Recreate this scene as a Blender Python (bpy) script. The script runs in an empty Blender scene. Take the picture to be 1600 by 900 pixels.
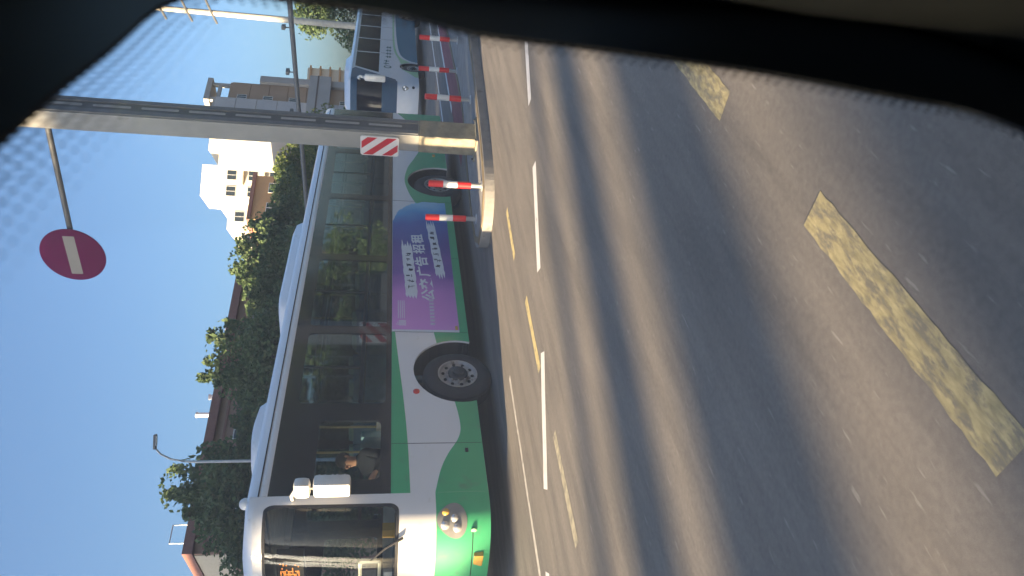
import bpy, bmesh, math, random
import numpy as np
from math import sin, cos, pi, radians, sqrt
from mathutils import Vector, Matrix
from mathutils.geometry import tessellate_polygon

scene = bpy.context.scene
C = scene.collection

# ------------------------------------------------------------------ camera
CAM_H = 1.6
th, ro = radians(10.6), radians(1.6)          # pitch down, small tilt; the phone is held on its side
F = Vector((0, cos(th), -sin(th)))
U0 = Vector((0, sin(th), cos(th)))
Rv = Vector((1, 0, 0)) * cos(ro) + U0 * sin(ro)
Uv = Vector((-1, 0, 0)) * sin(ro) + U0 * cos(ro)
cam = bpy.data.cameras.new('camera')
cam.sensor_width = 36.0
cam.lens = 36.0 * 1100 / 1600
cam.clip_start = 0.01
cam.clip_end = 5000
cam.dof.use_dof = True
cam.dof.focus_distance = 13.0
cam.dof.aperture_fstop = 7.5
camo = bpy.data.objects.new('camera', cam)
C.objects.link(camo)
camo.matrix_world = Matrix(((-Uv.x, Rv.x, -F.x, 0), (-Uv.y, Rv.y, -F.y, 0), (-Uv.z, Rv.z, -F.z, CAM_H), (0, 0, 0, 1)))
scene.camera = camo

# ------------------------------------------------------------------ sky, sun, exposure
SUN_EL = radians(15)
SUN_AZ = radians(236.2)                          # compass style, from +Y clockwise to +X
world = bpy.data.worlds.new('World')
scene.world = world
world.use_nodes = True
wn = world.node_tree
wn.nodes.clear()
sky = wn.nodes.new('ShaderNodeTexSky')
sky.sky_type = 'NISHITA'
sky.sun_disc = False
sky.sun_elevation = SUN_EL
sky.sun_rotation = SUN_AZ
sky.air_density = 1.0
sky.dust_density = 4.5
sky.ozone_density = 3.5
bg = wn.nodes.new('ShaderNodeBackground')
bg.inputs['Strength'].default_value = 0.062
wo = wn.nodes.new('ShaderNodeOutputWorld')
wn.links.new(sky.outputs[0], bg.inputs[0])
wn.links.new(bg.outputs[0], wo.inputs[0])
sun = bpy.data.lights.new('sun', 'SUN')
sun.energy = 5.0
sun.angle = radians(0.7)
sun.color = (1.0, 0.72, 0.42)
suno = bpy.data.objects.new('sun', sun)
C.objects.link(suno)
sd = Vector((sin(SUN_AZ) * cos(SUN_EL), cos(SUN_AZ) * cos(SUN_EL), sin(SUN_EL)))
suno.rotation_euler = sd.to_track_quat('Z', 'Y').to_euler()
suno.location = sd * 60
scene.view_settings.view_transform = 'Standard'
scene.view_settings.look = 'None'
scene.view_settings.gamma = 1.0
scene.view_settings.use_curve_mapping = False
scene.view_settings.exposure = 2.48

# ------------------------------------------------------------------ materials
M = {}


def nt(name):
    m = bpy.data.materials.new(name)
    m.use_nodes = True
    t = m.node_tree
    b = t.nodes['Principled BSDF']
    M[name] = m
    return m, t, b


def mat(name, col, rough=0.5, metal=0.0, var=0.12, scale=6.0, bump=0.0, bscale=60.0, coat=0.0, spec=0.5, stretch=None, dirt=None, rot=0.0):
    m, t, b = nt(name)
    tc = t.nodes.new('ShaderNodeTexCoord')
    mp = t.nodes.new('ShaderNodeMapping')
    if rot:
        m0 = t.nodes.new('ShaderNodeMapping')
        m0.inputs['Rotation'].default_value = (0, 0, rot)
        t.links.new(tc.outputs['Object'], m0.inputs[0])
        t.links.new(m0.outputs[0], mp.inputs[0])
    else:
        t.links.new(tc.outputs['Object'], mp.inputs[0])
    if stretch:
        mp.inputs['Scale'].default_value = stretch
    n = t.nodes.new('ShaderNodeTexNoise')
    n.inputs['Scale'].default_value = scale
    n.inputs['Detail'].default_value = 6
    t.links.new(mp.outputs[0], n.inputs['Vector'])
    r = t.nodes.new('ShaderNodeValToRGB')
    c = Vector(col)
    r.color_ramp.elements[0].position = 0.3
    r.color_ramp.elements[1].position = 0.72
    r.color_ramp.elements[0].color = (*(c * (1 - var)), 1)
    r.color_ramp.elements[1].color = (*[min(1, x * (1 + var)) for x in c], 1)
    t.links.new(n.outputs[0], r.inputs[0])
    out = r.outputs[0]
    if dirt:                                     # worn or dusty patches with a shape of their own
        n2 = t.nodes.new('ShaderNodeTexNoise')
        n2.inputs['Scale'].default_value = dirt[2]
        n2.inputs['Detail'].default_value = 9
        n2.inputs['Roughness'].default_value = 0.7
        t.links.new(mp.outputs[0], n2.inputs['Vector'])
        r2 = t.nodes.new('ShaderNodeValToRGB')
        r2.color_ramp.elements[0].position = dirt[1]
        r2.color_ramp.elements[1].position = min(1, dirt[1] + 0.12)
        t.links.new(n2.outputs[0], r2.inputs[0])
        mx = t.nodes.new('ShaderNodeMix')
        mx.data_type = 'RGBA'
        t.links.new(r2.outputs[0], mx.inputs[0])
        t.links.new(out, mx.inputs[6])
        mx.inputs[7].default_value = (*dirt[0], 1)
        out = mx.outputs[2]
    t.links.new(out, b.inputs['Base Color'])
    b.inputs['Roughness'].default_value = rough
    b.inputs['Metallic'].default_value = metal
    b.inputs['Coat Weight'].default_value = coat
    b.inputs['Coat Roughness'].default_value = 0.12
    b.inputs['Specular IOR Level'].default_value = spec
    if bump:
        nb = t.nodes.new('ShaderNodeTexNoise')
        nb.inputs['Scale'].default_value = bscale
        nb.inputs['Detail'].default_value = 4
        t.links.new(mp.outputs[0], nb.inputs['Vector'])
        bp = t.nodes.new('ShaderNodeBump')
        bp.inputs['Strength'].default_value = bump
        bp.inputs['Distance'].default_value = 0.02
        t.links.new(nb.outputs[0], bp.inputs['Height'])
        t.links.new(bp.outputs[0], b.inputs['Normal'])
    return m


def glass(name, tint, refl=1.45, rough=0.02, boost=1.0, dust=0.0):
    """thin sheet glass: tinted see-through plus a fresnel reflection"""
    m, t, b = nt(name)
    t.nodes.remove(b)
    o = t.nodes['Material Output']
    tr = t.nodes.new('ShaderNodeBsdfTransparent')
    tr.inputs[0].default_value = (*tint, 1)
    gl = t.nodes.new('ShaderNodeBsdfGlossy')
    gl.inputs['Roughness'].default_value = rough
    fr = t.nodes.new('ShaderNodeFresnel')
    fr.inputs[0].default_value = refl
    ml = t.nodes.new('ShaderNodeMath')
    ml.operation = 'MULTIPLY'
    ml.inputs[1].default_value = boost
    mx = t.nodes.new('ShaderNodeMixShader')
    t.links.new(fr.outputs[0], ml.inputs[0])
    t.links.new(ml.outputs[0], mx.inputs[0])
    t.links.new(tr.outputs[0], mx.inputs[1])
    t.links.new(gl.outputs[0], mx.inputs[2])
    last = mx.outputs[0]
    if dust:                                     # a thin film of dirt on the pane that scatters daylight
        tl = t.nodes.new('ShaderNodeBsdfTranslucent')
        tl.inputs[0].default_value = (0.8, 0.8, 0.8, 1)
        m2 = t.nodes.new('ShaderNodeMixShader')
        m2.inputs[0].default_value = dust
        t.links.new(last, m2.inputs[1])
        t.links.new(tl.outputs[0], m2.inputs[2])
        last = m2.outputs[0]
    t.links.new(last, o.inputs[0])
    return m


def asphalt(name, c0, c1, ang, speck=0.25):
    m, t, b = nt(name)
    N = t.nodes.new
    L = t.links.new
    tc = N('ShaderNodeTexCoord')
    mp = N('ShaderNodeMapping')
    mp.inputs['Rotation'].default_value = (0, 0, ang)
    L(tc.outputs['Object'], mp.inputs[0])
    st = N('ShaderNodeMapping')
    st.inputs['Scale'].default_value = (0.35, 2.2, 1)
    L(mp.outputs[0], st.inputs[0])
    n1 = N('ShaderNodeTexNoise'); n1.inputs['Scale'].default_value = 0.9; n1.inputs['Detail'].default_value = 8
    L(st.outputs[0], n1.inputs['Vector'])
    n2 = N('ShaderNodeTexNoise'); n2.inputs['Scale'].default_value = 260; n2.inputs['Detail'].default_value = 2
    L(tc.outputs['Object'], n2.inputs['Vector'])
    n3 = N('ShaderNodeTexNoise'); n3.inputs['Scale'].default_value = 38; n3.inputs['Detail'].default_value = 5
    L(mp.outputs[0], n3.inputs['Vector'])
    r = N('ShaderNodeValToRGB')
    r.color_ramp.elements[0].position = 0.3; r.color_ramp.elements[0].color = (*c0, 1)
    r.color_ramp.elements[1].position = 0.75; r.color_ramp.elements[1].color = (*c1, 1)
    L(n1.outputs[0], r.inputs[0])
    rs = N('ShaderNodeValToRGB')
    rs.color_ramp.elements[0].position = 0.35; rs.color_ramp.elements[0].color = (0.62, 0.62, 0.62, 1)
    rs.color_ramp.elements[1].position = 0.68; rs.color_ramp.elements[1].color = (1.4, 1.4, 1.4, 1)
    L(n2.outputs[0], rs.inputs[0])
    mu = N('ShaderNodeMix'); mu.data_type = 'RGBA'; mu.blend_type = 'MULTIPLY'; mu.inputs[0].default_value = speck
    L(r.outputs[0], mu.inputs[6]); L(rs.outputs[0], mu.inputs[7])
    r3 = N('ShaderNodeValToRGB')
    r3.color_ramp.elements[0].position = 0.35; r3.color_ramp.elements[0].color = (0.8, 0.8, 0.8, 1)
    r3.color_ramp.elements[1].position = 0.65; r3.color_ramp.elements[1].color = (1.15, 1.15, 1.15, 1)
    L(n3.outputs[0], r3.inputs[0])
    m2 = N('ShaderNodeMix'); m2.data_type = 'RGBA'; m2.blend_type = 'MULTIPLY'; m2.inputs[0].default_value = 0.45
    L(mu.outputs[2], m2.inputs[6]); L(r3.outputs[0], m2.inputs[7])
    # small pale scuffs and grit drawn out along the traffic direction
    sm = N('ShaderNodeMapping'); sm.inputs['Scale'].default_value = (7, 46, 1)
    L(mp.outputs[0], sm.inputs[0])
    n4 = N('ShaderNodeTexNoise'); n4.inputs['Scale'].default_value = 1.0; n4.inputs['Detail'].default_value = 3
    L(sm.outputs[0], n4.inputs['Vector'])
    r4 = N('ShaderNodeValToRGB')
    r4.color_ramp.elements[0].position = 0.655; r4.color_ramp.elements[0].color = (0, 0, 0, 1)
    r4.color_ramp.elements[1].position = 0.72; r4.color_ramp.elements[1].color = (1, 1, 1, 1)
    L(n4.outputs[0], r4.inputs[0])
    sc = N('ShaderNodeMath'); sc.operation = 'MULTIPLY'; sc.inputs[1].default_value = 0.5
    L(r4.outputs[0], sc.inputs[0])
    m3 = N('ShaderNodeMix'); m3.data_type = 'RGBA'
    L(sc.outputs[0], m3.inputs[0]); L(m2.outputs[2], m3.inputs[6]); m3.inputs[7].default_value = (0.3, 0.285, 0.265, 1)
    n5 = N('ShaderNodeTexNoise'); n5.inputs['Scale'].default_value = 1.7; n5.inputs['Detail'].default_value = 7; n5.inputs['Roughness'].default_value = 0.65
    L(st.outputs[0], n5.inputs['Vector'])
    r5 = N('ShaderNodeValToRGB')
    r5.color_ramp.elements[0].position = 0.36; r5.color_ramp.elements[0].color = (0.74, 0.74, 0.75, 1)
    r5.color_ramp.elements[1].position = 0.62; r5.color_ramp.elements[1].color = (1.12, 1.11, 1.1, 1)
    L(n5.outputs[0], r5.inputs[0])
    m5 = N('ShaderNodeMix'); m5.data_type = 'RGBA'; m5.blend_type = 'MULTIPLY'; m5.inputs[0].default_value = 0.8
    L(m3.outputs[2], m5.inputs[6]); L(r5.outputs[0], m5.inputs[7])
    L(m5.outputs[2], b.inputs['Base Color'])
    b.inputs['Roughness'].default_value = 0.85
    b.inputs['Specular IOR Level'].default_value = 0.3
    bp = N('ShaderNodeBump'); bp.inputs['Strength'].default_value = 0.2; bp.inputs['Distance'].default_value = 0.004
    L(n2.outputs[0], bp.inputs['Height']); L(bp.outputs[0], b.inputs['Normal'])
    return m


TRAVEL = radians(51)                            # our road's direction, measured from +X
asphalt('asphalt', (0.14, 0.13, 0.12), (0.188, 0.17, 0.15), -TRAVEL)
asphalt('far_ground', (0.05, 0.05, 0.048), (0.075, 0.072, 0.068), 0)
asphalt('red_asphalt', (0.2, 0.06, 0.075), (0.27, 0.08, 0.095), -radians(54.2))
mat('paint_white_line', (0.6, 0.6, 0.6), 0.7, var=0.1, scale=8, dirt=((0.12, 0.115, 0.11), 0.6, 9))
mat('paint_faded', (0.34, 0.31, 0.22), 0.75, var=0.25, scale=10, dirt=((0.18, 0.17, 0.14), 0.48, 13))
mat('paint_faded_white', (0.42, 0.4, 0.37), 0.75, var=0.2, scale=10, dirt=((0.2, 0.19, 0.17), 0.52, 9))
mat('paint_yellow_line', (0.48, 0.4, 0.18), 0.75, var=0.2, scale=10, dirt=((0.17, 0.16, 0.13), 0.52, 13))
mat('paint_yellow_worn', (0.37, 0.32, 0.16), 0.8, var=0.35, scale=26, dirt=((0.19, 0.17, 0.12), 0.47, 15), rot=-TRAVEL, stretch=(0.6, 1.7, 1))
mat('kerb_stone', (0.17, 0.135, 0.08), 0.85, var=0.2, scale=7, bump=0.3, bscale=60, dirt=((0.12, 0.1, 0.08), 0.58, 5))
mat('island_paving', (0.24, 0.235, 0.23), 0.9, var=0.18, scale=5, bump=0.3, bscale=50, dirt=((0.13, 0.12, 0.11), 0.58, 4))
mat('pavement', (0.27, 0.26, 0.25), 0.9, var=0.15, scale=3, bump=0.2)
mat('bus_white', (0.8, 0.8, 0.8), 0.34, var=0.03, scale=1.5, coat=0.4, dirt=((0.6, 0.58, 0.54), 0.6, 2.6))
mat('bus_green', (0.06, 0.43, 0.19), 0.34, var=0.05, scale=2.0, coat=0.4, dirt=((0.09, 0.32, 0.17), 0.57, 3.0))
mat('bus_pale_green', (0.3, 0.55, 0.3), 0.4, var=0.05)
mat('black_band', (0.012, 0.014, 0.018), 0.08, var=0.05, coat=0.5)
mat('black_rubber', (0.018, 0.018, 0.02), 0.7, var=0.2, bump=0.15)
mat('tyre', (0.028, 0.028, 0.031), 0.8, var=0.2, scale=9, dirt=((0.06, 0.056, 0.05), 0.6, 6))
mat('wheel_steel', (0.48, 0.47, 0.46), 0.45, metal=0.6, var=0.15, scale=8, dirt=((0.16, 0.12, 0.09), 0.55, 7))
mat('dark_metal', (0.03, 0.032, 0.036), 0.5, var=0.2)
mat('under_dark', (0.02, 0.02, 0.02), 0.9)
mat('interior_grey', (0.62, 0.64, 0.64), 0.7)
mat('interior_floor', (0.3, 0.3, 0.3), 0.8)
mat('seat_blue', (0.06, 0.16, 0.24), 0.7)
mat('seat_green', (0.16, 0.3, 0.25), 0.6)
mat('steel_rail', (0.55, 0.55, 0.56), 0.25, metal=0.9)
mat('rail_yellow', (0.5, 0.4, 0.16), 0.4)
mat('lamp_clear', (0.7, 0.7, 0.7), 0.1, metal=0.5, coat=1)
mat('lamp_recess', (0.3, 0.3, 0.29), 0.35, metal=0.3)
mat('lamp_amber', (0.7, 0.42, 0.08), 0.2, coat=1)
mat('lamp_red', (0.6, 0.03, 0.03), 0.25, coat=1)
mat('mirror_white', (0.75, 0.73, 0.68), 0.3, coat=0.3)
mat('banner_white', (0.75, 0.76, 0.8), 0.5, var=0.05)
mat('print_dark', (0.03, 0.03, 0.07), 0.5)
mat('print_pale', (0.6, 0.55, 0.7), 0.5)
mat('print_teal', (0.02, 0.1, 0.1), 0.5)
mat('sticker_red', (0.6, 0.06, 0.05), 0.5)
mat('sticker_orange', (0.55, 0.2, 0.06), 0.5)
mat('skin', (0.42, 0.22, 0.15), 0.55)
mat('hair', (0.015, 0.012, 0.01), 0.6)
mat('shirt_dark', (0.008, 0.01, 0.016), 0.95, spec=0.1)
mat('shirt_brown', (0.3, 0.12, 0.06), 0.85)
mat('coach_white', (0.62, 0.66, 0.72), 0.3, var=0.03, coat=0.4)
mat('coach_screen', (0.03, 0.08, 0.15), 0.4, var=0.1, spec=0.15)
mat('coach_teal', (0.004, 0.13, 0.22), 0.5, spec=0.25)
mat('pole_grey', (0.33, 0.33, 0.31), 0.5, metal=0.2, var=0.1, scale=3, dirt=((0.22, 0.2, 0.17), 0.62, 3))
mat('pole_shade', (0.17, 0.18, 0.19), 0.5, metal=0.2, var=0.1)  # shade of the post's darker face, put into the colour
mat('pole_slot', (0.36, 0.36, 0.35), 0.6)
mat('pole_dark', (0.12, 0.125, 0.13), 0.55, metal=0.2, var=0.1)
mat('pole_base', (0.24, 0.225, 0.17), 0.85, var=0.25, scale=9, bump=0.3, dirt=((0.2, 0.17, 0.11), 0.56, 6))
mat('pole_warm', (0.5, 0.47, 0.4), 0.6, var=0.15, dirt=((0.3, 0.22, 0.13), 0.58, 1.5))
mat('galvanised', (0.42, 0.43, 0.44), 0.45, metal=0.4, var=0.1)
mat('sign_red', (0.55, 0.02, 0.035), 0.4, var=0.05, coat=0.2)
mat('disc_red', (0.12, 0.0, 0.055), 0.7, var=0.08, spec=0.1)
mat('disc_bar', (0.24, 0.225, 0.2), 0.5, var=0.06)
mat('sign_white', (0.75, 0.75, 0.74), 0.45, var=0.05)
mat('bollard_red', (0.75, 0.018, 0.02), 0.45, var=0.08, coat=0.2)
mat('bollard_white', (0.8, 0.8, 0.78), 0.5, var=0.05)
mat('brown_wall', (0.3, 0.19, 0.14), 0.85, var=0.1, scale=1.2, bump=0.1)
mat('brown_trim', (0.24, 0.11, 0.09), 0.8, var=0.12)
mat('cream_wall', (0.6, 0.52, 0.4), 0.8, var=0.06)
mat('white_wall', (0.8, 0.74, 0.62), 0.8, var=0.05, scale=0.5)
mat('tan_wall', (0.3, 0.215, 0.15), 0.8, var=0.08, scale=0.6)
mat('grey_wall', (0.3, 0.3, 0.3), 0.8, var=0.08, scale=0.6)
mat('grey_panel', (0.38, 0.39, 0.41), 0.7, var=0.05, scale=0.6)
mat('dark_roof', (0.1, 0.085, 0.08), 0.85, var=0.15)
mat('gold_wall', (0.5, 0.29, 0.14), 0.75, var=0.08)
mat('window_frame', (0.6, 0.6, 0.58), 0.6)
mat('window_glass', (0.03, 0.04, 0.05), 0.08, spec=0.7)
mat('bark', (0.1, 0.085, 0.07), 0.9, var=0.3, scale=10, bump=0.5, bscale=30)
mat('frit', (0.004, 0.004, 0.004), 0.5)
mat('trim_olive', (0.035, 0.032, 0.02), 0.85, var=0.2)
mat('van_paint', (0.05, 0.055, 0.06), 0.3, coat=0.5)
mat('van_lining', (0.14, 0.135, 0.12), 0.9)
mat('road_dirt', (0.14, 0.13, 0.115), 0.95)
glass('bus_glass', (0.7, 0.82, 0.88), 1.5, boost=0.75)
glass('driver_glass', (0.88, 0.92, 0.92), 1.45, boost=0.7)
glass('screen_glass', (0.75, 0.8, 0.8), 1.5)
glass('van_glass', (0.95, 0.97, 0.98), 1.2, boost=0.05, dust=0.055)
glass('coach_glass', (0.06, 0.17, 0.28), 1.5, boost=0.5)


def led():
    m, t, b = nt('led_orange')
    b.inputs['Base Color'].default_value = (0.8, 0.25, 0.03, 1)
    b.inputs['Emission Color'].default_value = (1, 0.3, 0.05, 1)
    b.inputs['Emission Strength'].default_value = 0.8


led()


def foliage(name, a, b_, trans=0.3):
    m, t, b = nt(name)
    g = t.nodes.new('ShaderNodeNewGeometry')
    r = t.nodes.new('ShaderNodeValToRGB')
    r.color_ramp.elements[0].color = (*a, 1)
    r.color_ramp.elements[1].color = (*b_, 1)
    t.links.new(g.outputs['Random Per Island'], r.inputs[0])
    t.links.new(r.outputs[0], b.inputs['Base Color'])
    b.inputs['Roughness'].default_value = 0.6
    b.inputs['Specular IOR Level'].default_value = 0.25
    tl = t.nodes.new('ShaderNodeBsdfTranslucent')
    t.links.new(r.outputs[0], tl.inputs[0])
    mx = t.nodes.new('ShaderNodeMixShader')
    mx.inputs[0].default_value = trans
    o = t.nodes['Material Output']
    t.links.new(b.outputs[0], mx.inputs[1])
    t.links.new(tl.outputs[0], mx.inputs[2])
    t.links.new(mx.outputs[0], o.inputs[0])


foliage('leaf_mid', (0.055, 0.1, 0.042), (0.12, 0.17, 0.07))
foliage('leaf_dark', (0.045, 0.09, 0.042), (0.12, 0.17, 0.07))
foliage('leaf_bright', (0.06, 0.11, 0.02), (0.16, 0.19, 0.05))


def ad_print():
    """printed advertisement: purple to indigo to blue with paint-like edges"""
    m, t, b = nt('ad_print')
    N = t.nodes.new; L = t.links.new
    tc = N('ShaderNodeTexCoord')
    sx = N('ShaderNodeSeparateXYZ')
    L(tc.outputs['Object'], sx.inputs[0])
    no = N('ShaderNodeTexNoise'); no.inputs['Scale'].default_value = 1.3; no.inputs['Detail'].default_value = 5
    L(tc.outputs['Object'], no.inputs['Vector'])
    mr = N('ShaderNodeMapRange')
    mr.inputs[1].default_value = 1.0; mr.inputs[2].default_value = 5.0
    L(sx.outputs[0], mr.inputs[0])
    ad = N('ShaderNodeMath'); ad.operation = 'MULTIPLY_ADD'; ad.inputs[1].default_value = 0.3; ad.inputs[2].default_value = -0.15
    L(no.outputs[0], ad.inputs[0])
    s = N('ShaderNodeMath'); s.operation = 'ADD'
    L(mr.outputs[0], s.inputs[0]); L(ad.outputs[0], s.inputs[1])
    r = N('ShaderNodeValToRGB')
    e = r.color_ramp.elements
    e[0].position = 0.0; e[0].color = (0.72, 0.32, 0.72, 1)
    e[1].position = 1.0; e[1].color = (0.3, 0.62, 0.85, 1)
    for p, c in ((0.22, (0.58, 0.24, 0.62)), (0.42, (0.22, 0.1, 0.4)), (0.6, (0.09, 0.07, 0.32)), (0.76, (0.06, 0.13, 0.46)), (0.88, (0.07, 0.36, 0.72))):
        q = e.new(p); q.color = (*c, 1)
    L(s.outputs[0], r.inputs[0])
    L(r.outputs[0], b.inputs['Base Color'])
    b.inputs['Roughness'].default_value = 0.4


ad_print()

# ------------------------------------------------------------------ helpers


def tag(o, label=None, cat=None, group=None, kind=None):
    if label: o['label'] = label
    if cat: o['category'] = cat
    if group: o['group'] = group
    if kind: o['kind'] = kind
    return o


def empty(name, loc=(0, 0, 0), rz=0.0):
    o = bpy.data.objects.new(name, None)
    o.empty_display_size = 0.3
    o.location = loc
    o.rotation_euler = (0, 0, rz)
    C.objects.link(o)
    return o


class MB:
    """collects shapes, build() links them as one mesh object"""

    def __init__(s):
        s.v = []; s.f = []

    def add(s, vs, fs):
        n = len(s.v)
        s.v += [tuple(p) for p in vs]
        s.f += [tuple(i + n for i in q) for q in fs]
        return s

    def box(s, a, b, rz=0, pivot=None):
        x0, y0, z0 = a; x1, y1, z1 = b
        vs = [Vector((x, y, z)) for z in (z0, z1) for y in (y0, y1) for x in (x0, x1)]
        if rz:
            p = Vector(pivot) if pivot else Vector(((x0 + x1) / 2, (y0 + y1) / 2, 0))
            R = Matrix.Rotation(rz, 3, 'Z')
            vs = [R @ (v - p) + p for v in vs]
        return s.add(vs, [(0, 2, 3, 1), (4, 5, 7, 6), (0, 1, 5, 4), (2, 6, 7, 3), (0, 4, 6, 2), (1, 3, 7, 5)])

    def tube(s, pts, rad, n=10, cap=True):
        pts = [Vector(p) for p in pts]
        if not isinstance(rad, (list, tuple)): rad = [rad] * len(pts)
        rings = []
        for i, p in enumerate(pts):
            d = (pts[min(i + 1, len(pts) - 1)] - pts[max(i - 1, 0)]).normalized()
            a = d.orthogonal().normalized() if abs(d.z) < 0.95 else d.cross(Vector((0, 1, 0))).normalized()
            if abs(d.z) < 0.95:
                a = d.cross(Vector((0, 0, 1))).normalized()
            b = d.cross(a).normalized()
            rings.append([p + (a * cos(2 * pi * k / n) + b * sin(2 * pi * k / n)) * rad[i] for k in range(n)])
        vs = [v for r in rings for v in r]
        fs = [(i * n + k, i * n + (k + 1) % n, (i + 1) * n + (k + 1) % n, (i + 1) * n + k) for i in range(len(pts) - 1) for k in range(n)]
        if cap:
            fs += [tuple(range(n))[::-1], tuple(range((len(pts) - 1) * n, len(pts) * n))]
        return s.add(vs, fs)

    def lathe(s, prof, n=32, axis='Y', org=(0, 0, 0)):
        """prof: (r, h) pairs turned about an axis"""
        o = Vector(org)
        vs = []
        for r, h in prof:
            for k in range(n):
                c, d = r * cos(2 * pi * k / n), r * sin(2 * pi * k / n)
                vs.append(o + (Vector((c, h, d)) if axis == 'Y' else Vector((c, d, h)) if axis == 'Z' else Vector((h, c, d))))
        fs = [(i * n + k, i * n + (k + 1) % n, (i + 1) * n + (k + 1) % n, (i + 1) * n + k) for i in range(len(prof) - 1) for k in range(n)]
        return s.add(vs, fs)

    def sheet(s, loops, mp):
        """flat polygon (first loop) with holes (other loops) in 2D, mapped by mp(a,b)"""
        tri = tessellate_polygon([[Vector((a, b, 0)) for a, b in l] for l in loops])
        flat = [p for l in loops for p in l]
        return s.add([mp(a, b) for a, b in flat], [tuple(t) for t in tri])

    def slab(s, loops, m0, m1):
        """the polygon as a solid between the maps m0 (outer face) and m1"""
        s.sheet(loops, m0); s.sheet(loops, m1)
        for l in loops:
            n = len(l)
            vs = [m0(a, b) for a, b in l] + [m1(a, b) for a, b in l]
            s.add(vs, [(i, (i + 1) % n, n + (i + 1) % n, n + i) for i in range(n)])
        return s

    def sphere(s, c, r, n=12, k=8, sc=(1, 1, 1)):
        c = Vector(c)
        vs = [c + Vector((0, 0, r * sc[2]))]
        for i in range(1, k):
            for j in range(n):
                a, b = pi * i / k, 2 * pi * j / n
                vs.append(c + Vector((r * sin(a) * cos(b) * sc[0], r * sin(a) * sin(b) * sc[1], r * cos(a) * sc[2])))
        vs.append(c - Vector((0, 0, r * sc[2])))
        fs = [(0, 1 + j, 1 + (j + 1) % n) for j in range(n)]
        for i in range(k - 2):
            for j in range(n):
                fs.append((1 + i * n + j, 1 + (i + 1) * n + j, 1 + (i + 1) * n + (j + 1) % n, 1 + i * n + (j + 1) % n))
        e = len(vs) - 1
        fs += [(e, 1 + (k - 2) * n + (j + 1) % n, 1 + (k - 2) * n + j) for j in range(n)]
        return s.add(vs, fs)

    def mesh(s, name, m, smooth=False, bevel=0.0):
        me = bpy.data.meshes.new(name)
        me.from_pydata([tuple(p) for p in s.v], [], s.f)
        bm = bmesh.new(); bm.from_mesh(me)
        bmesh.ops.remove_doubles(bm, verts=bm.verts, dist=1e-5)
        bmesh.ops.recalc_face_normals(bm, faces=bm.faces)
        if bevel:
            es = [e for e in bm.edges if len(e.link_faces) == 2 and e.calc_face_angle(0) > 0.6]
            bmesh.ops.bevel(bm, geom=es, offset=bevel, segments=2, profile=0.6, affect='EDGES')
        bm.to_mesh(me); bm.free()
        me.materials.append(M[m])
        if smooth:
            me.polygons.foreach_set('use_smooth', [True] * len(me.polygons))
            me.set_sharp_from_angle(angle=radians(smooth if smooth is not True else 40))
        return me

    def build(s, name, m, parent=None, smooth=False, bevel=0.0):
        return link(name, s.mesh(name, m, smooth, bevel), parent)


def link(name, me, parent=None, loc=None, rot=None):
    o = bpy.data.objects.new(name, me)
    C.objects.link(o)
    if parent: o.parent = parent
    if loc: o.location = loc
    if rot: o.rotation_euler = rot
    return o


def copy_tree(o, parent=None):
    c = o.copy()
    C.objects.link(c)
    c.parent = parent
    for ch in o.children:
        copy_tree(ch, c)
    return c


def arc(cx, cz, r, a0, a1, n):
    return [(cx + r * cos(a0 + (a1 - a0) * i / n), cz + r * sin(a0 + (a1 - a0) * i / n)) for i in range(n + 1)]


def rrect(x0, x1, z0, z1, r, n=6):
    p = []
    for cx, cz, a in ((x1 - r, z0 + r, -pi / 2), (x1 - r, z1 - r, 0), (x0 + r, z1 - r, pi / 2), (x0 + r, z0 + r, pi)):
        p += arc(cx, cz, r, a, a + pi / 2, n)
    return p


def smooth_curve(pts, n=6):
    """Catmull-Rom through 2D points"""
    out = []
    for i in range(len(pts) - 1):
        p0 = pts[max(i - 1, 0)]; p1 = pts[i]; p2 = pts[i + 1]; p3 = pts[min(i + 2, len(pts) - 1)]
        for k in range(n):
            t = k / n
            out.append(tuple(0.5 * ((2 * p1[j]) + (-p0[j] + p2[j]) * t + (2 * p0[j] - 5 * p1[j] + 4 * p2[j] - p3[j]) * t * t + (-p0[j] + 3 * p1[j] - 3 * p2[j] + p3[j]) * t ** 3) for j in (0, 1)))
    out.append(pts[-1])
    return out


def text_mesh(name, body, size, m, parent, loc, rot, squeeze=1.0, bold=0.0):
    cu = bpy.data.curves.new(name, 'FONT')
    cu.body = body
    cu.size = size
    cu.extrude = 0.001
    cu.offset = bold
    cu.resolution_u = 3
    o = bpy.data.objects.new(name, cu)
    C.objects.link(o)
    dg = bpy.context.evaluated_depsgraph_get()
    me = bpy.data.meshes.new_from_object(o.evaluated_get(dg))
    bpy.data.objects.remove(o)
    me.name = name
    me.materials.clear(); me.materials.append(M[m])
    o = link(name, me, parent, loc, rot)
    o.scale = (squeeze, 1, 1)
    return o


# ------------------------------------------------------------------ setting: ground, road, island, pavement
D = Vector((sin(radians(35.816)), cos(radians(35.816)), 0))      # along the green bus, towards its rear
Nn = Vector((D.y, -D.x, 0))                                       # from its side towards us
BUS_O = Vector((-1.2747, 9.8332, 0))
BUS_RZ = radians(90 - 35.816)


def lane(s, lat):                                                  # point along / beside the bus line
    p = BUS_O + D * s + Nn * lat
    return (p.x, p.y)


def flat(name, poly, z, m, parent=None, kind=None):
    o = MB().sheet([poly], lambda a, b: (a, b, z)).build(name, m, parent)
    if kind: tag(o, kind=kind)
    return o


flat('ground', [(-1500, -1500), (1500, -1500), (1500, 1500), (-1500, 1500)], -0.012, 'far_ground', kind='structure')
T = Vector((sin(radians(39)), cos(radians(39)), 0)); TL = Vector((-T.y, T.x, 0))


def trav(s, lat):
    p = T * s + TL * lat
    return (p.x, p.y)


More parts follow.
